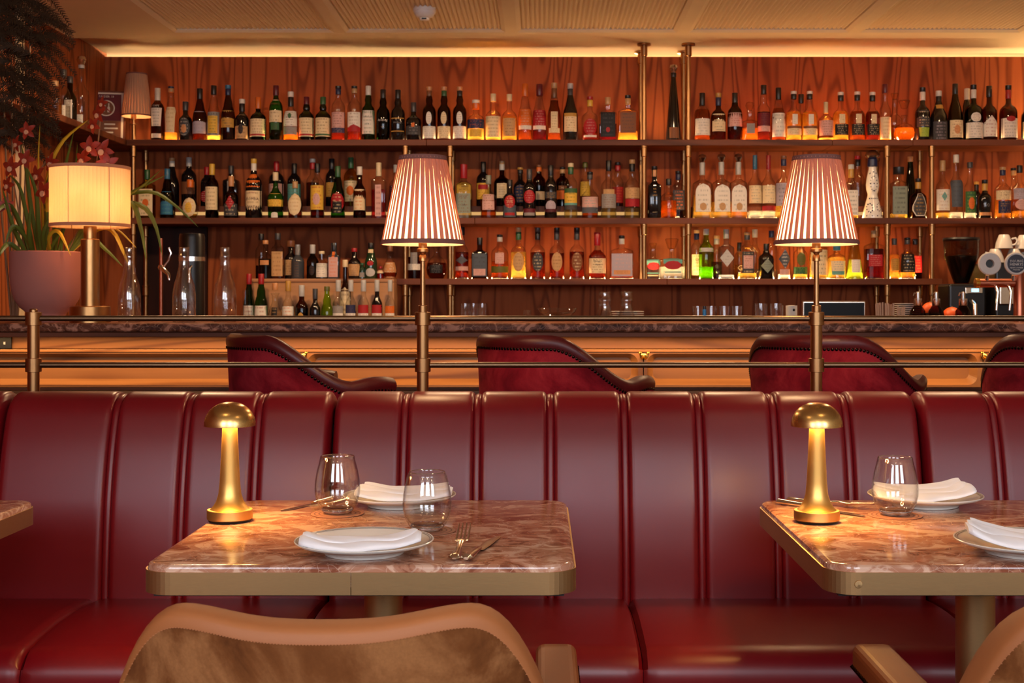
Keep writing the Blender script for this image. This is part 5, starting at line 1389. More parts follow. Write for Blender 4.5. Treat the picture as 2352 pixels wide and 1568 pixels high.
o = MB().lathe([(r_, z) for r_, z in ((0.034, 0), (0.034, 0.01), (0.028, 0.06), (0.016, 0.13), (0.0125, 0.17), (0.0125, 0.226))], 20).build('small_carafe', M['glass'], None, (wx(563, 6.98), 6.98, 1.0005), (0.92, 0.92, 0.92, 1))
tag(o, 'small conical clear carafe before the green bottles with red foil', 'carafe')

# ---- bottles on the shelf return along the left wall
WALLB = [
 (187,150,36,'tall','c','p',.1,'si',.05,'.05 .2 .5 r wh nv','clear ribbed bottle with large silver stopper',dict(Y=6.82,stop='silver')),
 (146,160,30,'squat','c','c',.3,'dg',.14,'.1 .3 .6 r wh','clear bottle with dark cap',dict(Y=6.58)),
 (161,176,30,'squat','o','y',.4,'dg',.14,'.1 .5 .6 r wh','olive tinted bottle',dict(Y=6.70)),
 (127,186,30,'squat','c','a',.4,'ta',.14,'','amber bottle nearest the fern',dict(Y=6.47)),
]
row(WALLB, 6.8, ZT, 'bottles on the side wall shelf', ', side wall shelf')

# ================================================================== ON THE BAR: LAMP, ORCHID, CARAFES
k5 = 4.88/F
DL = thing('drum_lamp', 'brass column lamp with glowing drum shade on the bar, left', 'lamp', (wx(207, 4.88), 4.88, BZ+0.0005))
def zk(y): return wz(y, 4.88) - BZ
MB().lathe([(45*k5, 0), (45*k5, zk(705)), (43*k5, zk(703)), (21*k5, zk(702.5))], 40).build('base', M['brass'], DL)
MB().lathe([(21*k5, zk(704)), (21*k5, zk(551)), (19*k5, zk(549.5)), (14.5*k5, zk(549))], 36).build('column', M['brass'], DL)
MB().lathe([(14.5*k5, zk(550)), (14.5*k5, zk(520)), (8*k5, zk(519))], 28).build('neck', M['brass'], DL)
MB().lathe([(0.0001, zk(500)), (0.016, zk(496)), (0.024, zk(480)), (0.022, zk(462)), (0.012, zk(450)), (0.0001, zk(447))], 16).build('bulb', M['bulb_drum'], DL)
z0, z1, rd_ = zk(521), zk(384), 88*k5
NN = 132
rows = []
for z in (z0, z0+(z1-z0)*.33, z0+(z1-z0)*.66, z1):
    rows.append([((rd_+(0.0011 if i % 2 else -0.0011))*math.cos(2*PI*i/NN), (rd_+(0.0011 if i % 2 else -0.0011))*math.sin(2*PI*i/NN), z) for i in range(NN)])
MB().grid(rows, True).build('drum_shade', M['shade_drum'], DL)
for nm, za, zb_ in (('top_tape', z1-0.010, z1+0.002), ('bottom_tape', z0-0.002, z0+0.010)):
    MB().grid([[((rd_+0.003)*math.cos(2*PI*i/64), (rd_+0.003)*math.sin(2*PI*i/64), z) for i in range(64)] for z in (za, zb_)], True).build(nm, M['shade_tape2'], DL)
for i in range(6):
    a = R(-103+60*i)
    MB().tube([((rd_-0.003)*math.cos(a), (rd_-0.003)*math.sin(a), z0), ((rd_-0.003)*math.cos(a), (rd_-0.003)*math.sin(a), z1)], 0.0016, 6).build('shade_rib', M['brass'], DL)

OY = 5.06
orc = thing('potted_orchid', 'dark red orchid in a matte pink bowl pot on the bar, left', 'plant', (0, 0, 0))
pc_ = at(107, 0, OY); kk = OY/F
def zo(y): return wz(y, OY)
pr_ = [(40, 739), (41, 724), (44, 718), (58, 706), (70, 688), (77, 664), (80, 635), (80.5, 580), (78, 578), (76, 590)]
MB().lathe([(r_*kk, zo(y)) for r_, y in pr_], 48, (pc_.x, OY, 0)).build('pot', M['pot'], orc)
MB().lathe([(0.0001, zo(592)), (77*kk, zo(592))], 32, (pc_.x, OY, 0), cap1=False).build('soil', M['fern'], orc)
def leafstrip(pts, wmax, mat, name='leaf', par=orc, dy=0.0, tw=0.5):
    P = [at(p[0], p[1], OY + (p[2] if len(p) > 2 else 0.0)) for p in pts]
    n = 14; Q = []
    for i in range(n+1):
        f_ = i/n*(len(P)-1); j = min(int(f_), len(P)-2); u = f_-j
        a, b, c, d = P[max(j-1, 0)], P[j], P[j+1], P[min(j+2, len(P)-1)]
        Q.append(0.5*((2*b)+(-a+c)*u+(2*a-5*b+4*c-d)*u*u+(-a+3*b-3*c+d)*u**3))
    rows = []
    for i, q in enumerate(Q):
        d = (Q[min(i+1, n)]-Q[max(i-1, 0)]).normalized()
        sd = d.cross(Vector((0, 1, 0))).normalized()
        sd = (sd + Vector((0, 1, 0))*tw).normalized()
        t = i/n; ww = wmax*min(1, 0.55+1.6*t)*max(0.02, (1-t**3.2))
        nr = d.cross(sd).normalized()
        rows.append([q-sd*ww, q+nr*ww*0.35, q+sd*ww])
    MB().grid(rows).build(name, mat, par)
LV = [([(100,590),(96,460),(88,380,.02),(92,284,.03)],.0075,1), ([(112,590),(108,420),(140,330),(203,275,-.02)],.013,1), ([(90,590),(70,470),(60,390),(48,330,.05)],.013,0),
 ([(70,590),(40,500),(15,470),(-20,500,-.1)],.014,0), ([(80,592),(62,500),(45,430),(20,400,-.06)],.012,0), ([(120,590),(130,460),(150,380),(170,300,.06)],.012,0),
 ([(130,590),(160,470),(172,400),(178,330,.05)],.010,0), ([(100,590),(108,500),(104,450),(112,400,-.06)],.016,0), ([(140,592),(150,500),(200,420),(262,362,.06)],.009,0),
 ([(140,590),(220,490,.06),(300,442,.04),(386,400,.0)],.010,0), ([(140,590),(220,500,.05),(320,432,.02),(372,388,-.02)],.008,0), ([(150,590),(240,470,.08),(340,440,.04),(400,470,.0),(456,522,-.02)],.0095,0),
 ([(150,590),(240,480,.06),(320,470,.02),(356,515,.0),(373,590,-.04)],.012,0), ([(150,590),(240,500,.06),(300,465,.02),(325,530,.0),(336,602,-.04)],.012,0),
 ([(150,592),(220,530,.05),(258,530,.02),(284,580,.0),(299,618,-.02)],.009,1), ([(150,592),(220,520,.06),(270,528,.03),(314,570,.0)],.006,1), ([(140,592),(200,545,.06),(245,575,.04),(282,612,.02)],.009,0),
 ([(120,592),(112,545,-.08),(135,532,-.1),(163,588,-.12)],.010,1), ([(60,592),(20,560),(-10,600,-.1)],.012,0), ([(110,592),(122,560,-.05),(150,520,-.08)],.010,0), ([(75,592),(66,540,-.08),(70,470,-.1)],.014,0), ([(65,592),(30,520,-.05),(5,430,-.05)],.013,0), ([(85,592),(55,540,-.06),(30,520,-.1),(12,560,-.12)],.012,0), ([(95,592),(88,520,-.06),(82,440,-.08),(60,380,-.1)],.014,0), ([(125,592),(136,500,-.04),(150,440,-.05)],.012,0), ([(105,592),(98,540,-.09),(118,490,-.1)],.013,0)]
for pts, wm, ye_ in LV: leafstrip(pts, wm, M['leaf_yellow'] if ye_ else M['leaf'])
def pstem(pts, r_=0.003): MB().tube([at(p[0], p[1], OY+(p[2] if len(p) > 2 else 0)) for p in pts], r_, 7).build('flower_stem', M['stem'], orc)
pstem([(95,592),(90,470),(86,400),(112,360)]); pstem([(150,592),(205,470,.06),(222,370,.05),(232,250,.05)]); pstem([(60,592),(40,470),(25,380),(30,330)]); pstem([(86,450,-.05),(100,430,-.08)], .002)
def bloom(px_, py_, s_, rot, dy=0.0, tilt=0.0):
    c = at(px_, py_, OY+dy); kx = s_*OY/F
    b = MB().lathe([(0.0001, -.1*kx), (.14*kx, 0), (.16*kx, .12*kx), (.0001, .3*kx)], 10).build('bloom', M['petal'], orc, c)
    b.rotation_euler = (R(90+tilt), 0, R(rnd.uniform(-35, 35)))
    for i in range(5):
        a = R(rot + 72*i); n = 6; rows = []
        for j in range(n+1):
            t = j/n; ww = .30*kx*math.sin(PI*min(1, .12+.88*t))**.7*(1.05-.25*t)
            if j == n: ww = .02*kx
            r_ = (.08+.95*t)*kx; zz = kx*(.12+.18*t-.30*t*t)
            rows.append([(r_*math.cos(a)-u*ww*math.sin(a), r_*math.sin(a)+u*ww*math.cos(a), zz+(.05*kx if u else 0)) for u in (-1, 0, 1)])
        MB().grid(rows).build('petal', M['petal'], b)
    MB().lathe([(.06*kx, .05*kx), (.20*kx, .18*kx), (.26*kx, .36*kx), (.22*kx, .40*kx)], 10, (0, -.2*kx, 0)).build('lip', M['petal_lip'], b)
for a in ((208,338,26,20,-.10),(236,345,28,60,-.10),(192,366,24,0,-.12),(248,376,26,30,-.12),(120,374,24,10,-.05),(88,403,26,40,-.05),(28,384,26,15,-.05),(104,440,28,50,-.10),(60,366,24,70,0),(20,425,22,0,0),(228,262,24,20,.05),(216,288,20,50,.05),(236,238,18,10,.05),(64,300,22,30,.05),(40,330,20,0,.05),(12,470,20,20,0)):
    bloom(*a)

def carafe(px_, top, w_, Y, zb, label, hh=None):
    H = wz(top, Y)-zb; rb = w_/F*Y/2
    o_ = [(r_*rb, z*H) for z, r_ in PROF['carafe'][0]]
    i_ = [(max(r_-0.07, .1)*rb, max(z, .03)*H) for z, r_ in PROF['carafe'][0]][::-1]
    o = MB().lathe([(0.0001, 0.001)] + o_ + i_ + [(0.0001, .03*H)], 36).build('glass_carafe', M['carafe_glass'], None, (wx(px_, Y), Y, zb+0.0006), all_smooth=True)
    tag(o, label, 'carafe', 'clear glass carafes')
carafe(297, 568, 52, 4.98, BZ, 'clear empty glass carafe on the bar beside the drum lamp')
carafe(423, 568, 53, 4.98, BZ, 'clear empty glass carafe on the bar, middle of the three at left')
carafe(517, 568, 52, 4.98, BZ, 'clear empty glass carafe on the bar nearest the green red-foil bottles')
carafe(1389, 670, 64, 5.44, 0.92, 'clear glass carafe neck showing over the rail, left of pair at centre')
carafe(1439, 670, 64, 5.53, 0.92, 'clear glass carafe neck showing over the rail, right of pair at centre')

# ---- black font and chrome tap at left
ft = thing('beer_font', 'black and chrome beer font behind the middle carafe', 'beer tap', (wx(441, 5.55), 5.55, 0.92))
k6 = 5.55/F
MB().lathe([(29*k6, 0), (29*k6, wz(545, 5.55)-0.92), (27*k6, wz(537, 5.55)-0.92), (.0001, wz(535, 5.55)-0.92)], 32).build('tower', M['black_plastic'], ft)
MB().lathe([(29.6*k6, wz(600, 5.55)-0.92), (29.6*k6, wz(590, 5.55)-0.92)], 32, cap0=False, cap1=False).build('chrome_band', M['chrome'], ft)
MB().tube([(0.012, -0.055, wz(612, 5.55)-0.92), (0.012, -0.085, wz(618, 5.55)-0.92), (0.012, -0.09, wz(650, 5.55)-0.92)], 0.006, 10).build('spout', M['chrome'], ft)
tp = thing('beer_tap', 'copper pipe with chrome tap left of the black beer font', 'beer tap', (wx(370, 5.6), 5.6, 0.92))
MB().lathe([(0.0075, 0), (0.0075, wz(547, 5.6)-0.92)], 14).build('pipe', M['copper'], tp)
zt_ = wz(614, 5.6)-0.92
MB().tube([(0, 0, zt_), (0.02, -0.02, zt_-0.012), (0.04, -0.03, zt_-0.03), (0.045, -0.032, zt_-0.055)], [.010, .011, .008, .006], 10).build('spout', M['chrome'], tp)
MB().tube([(0.012, -0.01, zt_), (0.035, -0.012, zt_+0.03), (0.046, -0.012, zt_+0.06), (0.036, -0.012, zt_+0.085)], .005, 8).build('lever', M['chrome'], tp)
MB().lathe([(.0001, -.014), (.010, -.010), (.014, 0), (.010, .010), (.0001, .014)], 12, (0, 0, zt_)).build('joint', M['chrome'], tp)

# ---- copper tap tower at right
TY = 5.16
k7 = TY/F
tt = thing('tap_tower', 'copper beer tap tower with two round badges at the right edge', 'beer tap', (0, 0, 0))
def zt7(y): return wz(y, TY)
MB().lathe([(13*k7, BZ+0.0005), (13*k7, zt7(628)), (12*k7, zt7(626)), (.0001, zt7(625))], 24, (wx(2341, TY), TY, 0)).build('column', M['copper'], tt)
MB().tube([(wx(2245, TY), TY, zt7(650)), (wx(2290, TY), TY, zt7(650)), (wx(2329, TY), TY, zt7(650))], 10*k7, 18).build('cross_pipe', M['copper'], tt)
MB().lathe([(10.5*k7, 0), (11.5*k7, .003), (11.5*k7, .016), (.0001, .018)], 18).build('end_cap', M['brass_gold'], tt, (wx(2249, TY), TY, zt7(650))).rotation_euler = (0, R(-90), 0)
for px_, nm, mat in ((2265, 'ring_badge', M['cup']), (2325, 'round_badge', M['badge'])):
    b = MB().lathe([(25*k7, 0), (26*k7, .004), (26*k7, .012), (24*k7, .016), (.0001, .016)] if nm != 'ring_badge' else [(9*k7, 0), (25*k7, 0), (26*k7, .004), (26*k7, .012), (24*k7, .016), (10*k7, .016), (9*k7, .012), (9*k7, 0)], 40, cap0=nm != 'ring_badge', cap1=False).build(nm, M['cup'], tt, (wx(px_, TY), TY-0.03, zt7(606)))
    b.rotation_euler = (R(90), 0, 0)
    if nm == 'round_badge':
        MB().lathe([(21*k7, .0162), (.0001, .0164)], 32, cap0=False).build('badge_face', M['badge'], b)
        for tx, zz, sz in (('YOUNG', 5.5, 8.5), ('HENRYS', -2, 8.5), ('NEWTOWNER', -9.5, 4.5), ('PALE ALE', -14, 4)):
            v, f = text_mesh(tx, round(sz*k7, 5))
            MB().add([(x, y+zz*k7, .0170) for x, y, _ in v], f, False).build('lettering', M['ink'], b, None, pc('wh'))
    else:
        MB().lathe([(.0001, .003), (9*k7, .003)], 24, cap1=False).build('dark_centre', M['black_plastic'], b)
    MB().tube([(wx(px_, TY), TY-0.012, zt7(632)), (wx(px_, TY), TY-0.006, zt7(645))], [.007, .009], 12).build('lever', M['chrome'], tt)
for px_ in (2285, 2315):
    MB().tube([(wx(px_, TY), TY-0.012, zt7(658)), (wx(px_-3, TY), TY-0.05, zt7(670)), (wx(px_-8, TY), TY-0.055, zt7(712))], [.008, .006, .005], 10).build('spout', M['chrome'], tt)
MB().lathe([(16*k7, BZ+0.0005), (16*k7, BZ+0.008)], 24, (wx(2341, TY), TY, 0)).build('foot', M['copper'], tt)

# ---- coffee grinder and cups on the coffee machine
GY = 6.35
k8 = GY/F
MB_ = thing('service_cabinet', 'low dark cabinet behind the bar at right carrying the coffee grinder', 'cabinet', (0, 0, 0))
MB().bbox(wx(2120, GY), 3.2, 6.15, 6.75, 0.0, 0.90, .004).build('body', M['black_plastic'], MB_)
MB().bbox(wx(2118, GY), 3.21, 6.14, 6.76, 0.9005, 0.93, .003).build('top', M['shelf_wood'], MB_)
gr = thing('coffee_grinder', 'black coffee grinder with dark bean hopper at right', 'grinder', (wx(2208, GY), GY, 0.9305))
def zg(y): return wz(y, GY)-0.9305
MB().bbox(-42*k8, 44*k8, -0.09, 0.09, 0, zg(652), .012, 3).build('body', M['black_plastic'], gr)
MB().lathe([(16*k8, zg(652)), (20*k8, zg(640)), (38*k8, zg(590)), (40*k8, zg(552)), (40*k8, zg(549))], 32, cap0=True, cap1=False).build('hopper', M['glass'], gr, None, (.55, .42, .33, 1))
MB().lathe([(14*k8, zg(650)), (18*k8, zg(640)), (34*k8, zg(594)), (34*k8, zg(588)), (.0001, zg(584))], 24).build('coffee_beans', M['black_plastic'], gr)
MB().lathe([(40.5*k8, zg(552)), (41.5*k8, zg(550)), (40*k8, zg(546)), (.0001, zg(545))], 32).build('hopper_lid', M['black_metal'], gr)
MB().bbox(-6*k8, 34*k8, -0.100, -0.0905, zg(674), zg(660), .003).build('control_panel', M['steel'], gr)
MB().box(8*k8, 24*k8, -0.1018, -0.1002, zg(670.5), zg(663)).build('display', M['screen_blue'], gr)
MB().tube([(8*k8, -0.1, zg(690)), (8*k8, -0.15, zg(700)), (8*k8, -0.15, zg(722))], .012, 12).build('spout', M['steel'], gr)
cm = thing('coffee_machine', 'black coffee machine at the right edge with cups on top', 'coffee machine', (0, 0, 0))
MB().bbox(wx(2262, GY), wx(2560, GY), 6.2, 6.6, 0.9305, wz(604, GY), .01, 3).build('body', M['black_plastic'], cm)
MB().bbox(wx(2268, GY), wx(2550, GY), 6.18, 6.1995, wz(700, GY), wz(640, GY), .006).build('front_panel', M['steel'], cm)
def cup(px_, py_, label, tilt=0, yaw=0, Y=6.4):
    c = thing('coffee_cup', label, 'cup', at(px_, py_, Y), R(yaw), 'white cups on the coffee machine')
    o = MB().lathe([(.0001, .068), (.022, .068), (.026, .062), (.038, .03), (.043, .0), (.041, .0), (.036, .03), (.024, .058), (.0001, .06)], 28).build('bowl', M['cup'], c)
    h = MB().tube([(.036, 0, .046), (.055, 0, .05), (.062, 0, .036), (.055, 0, .020), (.040, 0, .016)], .005, 8).build('handle', M['cup'], c)
    c.rotation_euler = (R(tilt), 0, R(yaw))
for i, a in enumerate(((2286, 603.5, 'white cup upside down on the coffee machine, nearest the ring badge', 0, 200), (2330, 603.5, 'white cup upside down on the coffee machine behind the blue badge', 0, 20), (2306, 570.5, 'white cup stacked on top between the two lower cups', 0, -30), (2352, 571.5, 'white cup stacked on top at the right edge', 0, 60))): cup(*a)

# ---- small things on the inner worktop, tops showing over the rail
WZ, WY = 0.92, 5.5
kw = WY/F
def zw(y): return wz(y, WY)-WZ
def wt(px_, dy=0.0): return (wx(px_, WY+dy), WY+dy, WZ+0.0006)
for px_, lab in ((2108, 'amber pump bottle with silver top, leftmost of three at right'), (2150, 'amber pump bottle with silver top, middle of three at right'), (2212, 'amber pump bottle with silver top before the grinder')):
    b = thing('pump_bottle', lab, 'bottle', wt(px_), 0, 'amber pump bottles')
    MB().lathe([(19*kw, 0), (20*kw, .004), (20*kw, zw(735)), (17*kw, zw(714)), (10*kw, zw(704)), (8*kw, zw(700))], 22).build('glass_body', M['glass'], b, None, (.30, .09, .03, 1))
    MB().lathe([(18*kw, .006), (18*kw, zw(738))], 16).build('liquid', M['liquid'], b, None, (.3, .06, .02, 1))
    MB().lathe([(9*kw, zw(702)), (9.5*kw, zw(701)), (9.5*kw, zw(686)), (5*kw, zw(685)), (5*kw, zw(672)), (3*kw, zw(670))], 16).build('pump_top', M['chrome'], b)
    MB().tube([(0, 0, zw(675)), (-0.018, -0.01, zw(673)), (-0.022, -0.013, zw(679))], .003, 8).build('nozzle', M['chrome'], b)
def fruit(px_, top, r_, lab, dy):
    t_ = thing('orange_fruit', lab, 'orange', (wx(px_, WY+dy), WY+dy, WZ), 0, 'oranges behind the bar')
    rr = r_*kw; zc = wz(top, WY+dy)-WZ-rr
    MB().lathe([(max(.0001, rr*math.sin(PI*i/14)), zc-rr*math.cos(PI*i/14)) for i in range(15)], 28).build('flesh', M['orange'], t_)
    MB().lathe([(.004, 0), (.003, .004), (.0001, .005)], 8, (0, 0, zc+rr-0.001)).build('stalk', M['stem'], t_)
    MB().lathe([(.03, 0), (rr*1.05, zc*0.55), (rr*1.12, max(0.02, zc-rr*0.25)), (rr*1.07, max(0.02, zc-rr*0.25))], 24, (0, 0, .0006), cap1=False).build('holder', M['black_metal'], t_)
fruit(2136, 694, 20, 'large orange showing between two amber pump bottles', 0.12)
fruit(2187, 705, 24, 'orange showing low before the coffee grinder', 0.12)
tb = thing('tablet_screen', 'dark till screen standing behind the bar beside the right lamp post', 'screen', (0, 0, 0))
MB().bbox(wx(1849, WY), wx(1995, WY), WY+.05, WY+.062, WZ+.04, wz(691, WY), .004).build('casing', M['steel'], tb)
MB().box(wx(1852, WY), wx(1992, WY), WY+.0485, WY+.0499, WZ+.05, wz(695, WY)).build('glass_front', M['screen_glass'], tb)
MB().bbox(wx(1905, WY), wx(1940, WY), WY+.0625, WY+.12, WZ+.0005, WZ+.14, .004).build('stand', M['black_metal'], tb)
st_ = thing('stirrer_jar', 'bundle of pale wooden stirrers in a jar behind the bar', 'jar', wt(2046))
MB().lathe([(40*kw, 0), (40*kw, zw(745))], 24, cap1=False).build('jar', M['glass'], st_, None, (.7, .66, .6, 1))
for i in range(26):
    px_ = -38+76*(i/25)
    top = 696 + (8 if i > 14 else 0) + rnd.uniform(-2, 4); ln = rnd.uniform(-3, 5)*(1 if i > 13 else .4)
    y_ = rnd.uniform(-.025, .025)
    MB().tube([(px_*kw*.8, y_, .004), ((px_*.92+ln*.6)*kw, y_, zw(top))], .0035, 4, True, .35).build('stirrer', M['paper_white2'], st_)
def stack(px_, top, bot, w_, n, lab, mat, dy=0.22):
    Y = WY+dy
    t_ = thing('plate_stack', lab, 'plates', (wx(px_, Y), Y, WZ+0.0006))
    zt_ = wz(top, Y)-WZ; h_ = zt_-0.0006
    rr = w_*Y/F/2
    m_n = int(h_/0.0085)
    me = None
    for i in range(m_n):
        if me is None:
            o = MB().lathe([(.0001, 0), (rr*.55, 0), (rr*.6, .002), (rr, .0055), (rr, .0075), (rr*.6, .0045), (.0001, .004)], 28).build('plate', mat, t_); me = o.data
        else: o = mk('plate', me, None, t_, (0, 0, i*.0085))
stack(1440, 710, 722, 78, 4, 'stack of small plates behind the pair of carafes', M['cup'])
stack(2082, 693, 722, 62, 4, 'stack of small plates behind the wooden stirrers', M['cup'])
rl = thing('paper_roll', 'cream till roll with printed logo left of the till screen', 'paper roll', wt(1818, .02))
MB().lathe([(13*kw, 0), (13*kw, zw(702)), (3*kw, zw(701.5))], 24).build('roll', M['paper_white'], rl)
MB().lathe([(3.2*kw, 0), (.0001, .0002)], 12).build('printed_logo', M['black_plastic'], rl, (3*kw, -13.2*kw*.97, zw(712))).rotation_euler = (R(90), 0, R(14))
def glassware(px_, top, w_, lab, taper=.85, dy=0.0, name='water_glass', grp=None, hz=None):
    Y = WY+dy; rr = w_*Y/F/2; h_ = wz(top, Y)-WZ
    if hz: h_ = h_
    o = MB().lathe([(.0001, .0005), (rr*taper, 0), (rr, h_), (rr-.0015, h_), (rr*taper-.0015, .006), (.0001, .006)], 28).build(name, M['table_glass'], None, (wx(px_, Y), Y, WZ+.0006))
    tag(o, lab, 'glass', grp)
for px_, lab in ((1069, 'cut glass tumbler over the rail, left of three right of the lamp'), (1088, 'cut glass tumbler over the rail, middle of three right of the lamp'), (1108, 'cut glass tumbler over the rail, right of three right of the lamp')):
    glassware(px_, 697, 22, lab, .8, .05*(px_ % 3), grp='tumblers behind the rail')
glassware(1211, 712, 18, 'tiny shot glass over the rail left of the glass dish', .9)
for i, px_ in enumerate((1603, 1634, 1664, 1693)): glassware(px_, 703, 27, ['small round glass left of the blue-capped bottle', 'small round glass, second of four by the blue-capped bottle', 'small round glass, third of four by the blue-capped bottle', 'small round glass, last of four by the blue-capped bottle'][i], .6, grp='small glasses at centre right')
for i, px_ in enumerate((1748, 1783)): glassware(px_, 697, 32, ['stout glass left of the right lamp post, farther from the roll', 'stout glass left of the right lamp post, nearer the roll'][i], .85, grp='stout glasses')
gd = MB().lathe([(.0001, zw(730)), (30*kw, zw(728)), (42*kw, zw(716)), (46*kw, zw(707)), (45*kw, zw(707)), (41*kw, zw(717)), (.0001, zw(726))], 36)
gdo = thing('glass_dish', 'shallow cut glass dish on a stem over the rail at centre', 'dish', wt(1280))
gd.build('bowl', M['table_glass'], gdo)
MB().lathe([(.04, 0), (.04, .004), (.008, .01), (.008, zw(729))], 24).build('foot', M['table_glass'], gdo)
sb_ = thing('dropper_bottle', 'small bright blue bottle with black cap over the rail', 'bottle', wt(1618, -.06))
Yb = WY-.06; kb = Yb/F
MB().lathe([(4*kb, 0), (4*kb, wz(711, Yb)-WZ), (3*kb, wz(710, Yb)-WZ)], 14).build('body', M['cap'], sb_, None, S(40,130,190))
MB().lathe([(3.6*kb, wz(711, Yb)-WZ), (3.6*kb, wz(703, Yb)-WZ)], 14).build('cap', M['black_plastic'], sb_)

# ================================================================== SMALL LAMP, SIGN AND DETECTOR
SL = thing('shelf_lamp', 'small pleated lamp at the left end of the top shelf', 'lamp', (wx(307, 7.42), 7.42, ZT+.0006))
k9 = 7.42/F
def zs_(y): return wz(y, 7.42)-ZT
MB().lathe([(16*k9, 0), (16*k9, .008), (5*k9, .014), (4.2*k9, zs_(276)), (6*k9, zs_(275)), (6*k9, zs_(262))], 20).build('stem', M['brass_rail'], SL)
MB().lathe([(9*k9, zs_(286)), (9*k9, zs_(284))], 16).build('ring', M['brass_rail'], SL)
MB().lathe([(.0001, zs_(258)), (.012, zs_(254)), (.016, zs_(244)), (.010, zs_(234)), (.0001, zs_(231))], 12).build('bulb', M['bulb_small'], SL)
cone_shade(SL, zs_(268), zs_(169), 34*k9, 22*k9, 30, .0125, (M['shade_small'], M['shade_small'], M['shade_tape']), .008)
for c in SL.children:
    if c.name.startswith(('lining', 'pleat', 'bottom_tape', 'top_tape')): c.location.x = 7*k9

fs = thing('framed_sign', 'framed maroon and brown licence sign leaning in the shelf corner', 'sign', (wx(243, 7.46), 7.46, ZT+.0006), R(10))
fs.rotation_euler = (R(-6), 0, R(9))
FW, FH = .212, .305
MB().bbox(-FW/2, FW/2, 0, .014, 0, FH, .003).build('frame', M['shelf_wood'], fs)
MB().box(-FW/2+.012, FW/2-.012, -.0012, -.0002, .012, FH-.012).build('mount', M['paper_white'], fs)
MB().box(-FW/2+.024, FW/2-.024, -.0024, -.0013, FH*.42, FH-.022).build('upper_panel', M['cap'], fs, None, pc('bu'))
MB().box(-FW/2+.024, FW/2-.024, -.0024, -.0013, .03, FH*.42-.0005).build('lower_panel', M['cap'], fs, None, pc('br'))
rg = MB(); rg.grid([[(r_*math.cos(2*PI*i/32), -.003, FH*.66+r_*math.sin(2*PI*i/32)) for i in range(32)] for r_ in (.040, .047)], True, False); rg.build('ring', M['paper_white'], fs)
MB().add([(r_*math.cos(2*PI*i/32)*.040, -.0028, FH*.66+.040*r_*math.sin(2*PI*i/32)) for r_ in (1,) for i in range(32)], [tuple(range(32))[::-1]], False).build('disc', M['cap'], fs, None, pc('br'))
gi = MB(); gi.add([(-.022, -.0034, FH*.66+.016), (-.004, -.0034, FH*.66+.016), (-.009, -.0034, FH*.66), (-.012, -.0034, FH*.66-.016), (-.006, -.0034, FH*.66-.02), (-.020, -.0034, FH*.66-.02), (-.014, -.0034, FH*.66-.016), (-.017, -.0034, FH*.66)], [(0, 1, 2, 7), (7, 2, 3, 6), (6, 3, 4, 5)], False); gi.build('glass_icon', M['paper_white'], fs)
gi = MB(); gi.add([(.006, -.0034, FH*.66-.024), (.020, -.0034, FH*.66-.024), (.020, -.0034, FH*.66+.002), (.006, -.0034, FH*.66+.002), (.016, -.0034, FH*.66+.012), (.010, -.0034, FH*.66+.012), (.016, -.0034, FH*.66+.028), (.010, -.0034, FH*.66+.028)], [(0, 1, 2, 3), (3, 2, 4, 5), (5, 4, 6, 7)], False); gi.build('bottle_icon', M['paper_white'], fs)
MB().add([(-.030, -.004, FH*.66+.026), (-.026, -.004, FH*.66+.030), (.030, -.004, FH*.66-.026), (.026, -.004, FH*.66-.030)], [(0, 1, 2, 3)], False).build('slash', M['cap'], fs, None, pc('rd'))
v, f = text_mesh('UNDER 18', .018)
MB().add([(x, -.003, y+FH*.88) for x, y, _ in v], f, False).build('lettering', M['paper_white'], fs)
for i in range(4):
    ww = (.06, .075, .05, .066)[i]
    MB().box(-.01, -.01+ww, -.003, -.0026, FH*.34-.024*i, FH*.34-.024*i+.009).build('text_line', M['paper_white'], fs)

sd = thing('smoke_detector', 'white round smoke detector on the ceiling', 'smoke detector', (wx(975, 6.40), 6.40, ZC-.0005))
MB().lathe([(.052, 0.022), (.052, -.004), (.050, -.012), (.040, -.026), (.022, -.032)], 36).build('cover', M['detector'], sd)
MB().lathe([(.024, -.031), (.024, -.040), (.020, -.043), (.0001, -.044)], 24).build('sensor', M['detector'], sd)
MB().bbox(-.012, .012, -.0262, -.022, -.041, -.034, .001).build('vent', M['black_plastic'], sd)
MB().lathe([(.056, .0215), (.056, -.0002)], 32).build('mount', M['detector'], sd)

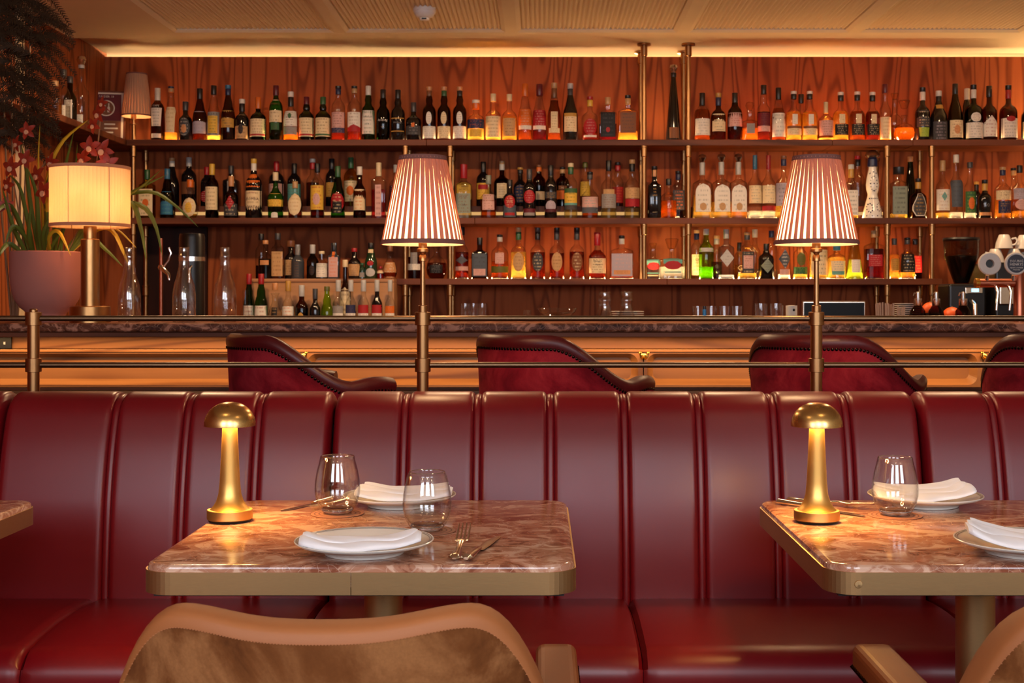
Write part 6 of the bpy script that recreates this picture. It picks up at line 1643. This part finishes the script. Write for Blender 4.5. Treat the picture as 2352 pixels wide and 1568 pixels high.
# ================================================================== FEATHERY FERN AT TOP LEFT
fe = thing('feathery_fern', 'tall dark feathery fern at the upper left edge', 'plant', (0, 0, 0))
FY = 5.45
fx = wx(30, FY)
MB().lathe([(.06, 0), (.065, .01), (.085, .14), (.08, .14)], 28, (fx, FY+.02, .9206), cap1=False).build('pot', M['pot'], fe)
stems = [(30, 2.62), (60, 2.45), (10, 2.35), (80, 2.60), (-20, 2.5)]
fol = MB(); fr_ = random.Random(3)
for sx_, zt in stems:
    x0 = fx; x1 = wx(sx_, FY)
    MB().tube([(x0, FY+.02, .95), ((x0+x1)/2, FY, 1.5), (x1, FY-.03, zt-.12)], [.006, .005, .003], 6).build('stem', M['stem'], fe)
fronds = []
for i in range(120):
    sx_ = fr_.uniform(-70, 75); y0 = fr_.uniform(-60, 330)
    ln = fr_.uniform(60, 130); up = fr_.uniform(-50, 40)
    side = 1 if fr_.random() < .72 else -1
    fronds.append((sx_, y0, sx_+side*ln*.9, y0-up, fr_.uniform(-.12, .02)))
fronds += [(90, 40, 168, 60, -.1), (80, 90, 160, 78, -.1), (70, 10, 150, 25, -.1), (85, 120, 150, 150, -.1), (60, 60, 165, 40, -.12), (60, 150, 130, 175, -.1), (50, 200, 128, 215, -.1)]
for sx_, y0, ex_, ey, dy in fronds:
    P0 = at(sx_, y0, FY+dy); P2 = at(ex_, ey+34, FY+dy-.05); P1 = at((sx_+ex_)/2, min(y0, ey)-8, FY+dy-.03)
    n = 24
    for j in range(n):
        t = (j+1)/n; q = P0*(1-t)**2+P1*2*t*(1-t)+P2*t*t
        d = (P1-P0)*(1-t)+(P2-P1)*t; d.normalize()
        sd_ = d.cross(Vector((0, 1, 0))).normalized()
        for s_ in (-1, 1):
            l_ = .032*(1-.55*t)*fr_.uniform(.7, 1.15)
            e_ = q + (sd_*s_*.75 + d*.62 + Vector((0, fr_.uniform(-.4, .4), -.12))).normalized()*l_
            w_ = d*.0037
            fol.add([q-w_, q+w_, e_+w_*.4, e_-w_*.4], [(0, 1, 2, 3)], False)
    fol.tube([P0, P0*.25+P1*.5+P2*.25, P2], .0012, 4, False)
o = fol.build('foliage', M['fern'], fe); o['kind'] = 'stuff'
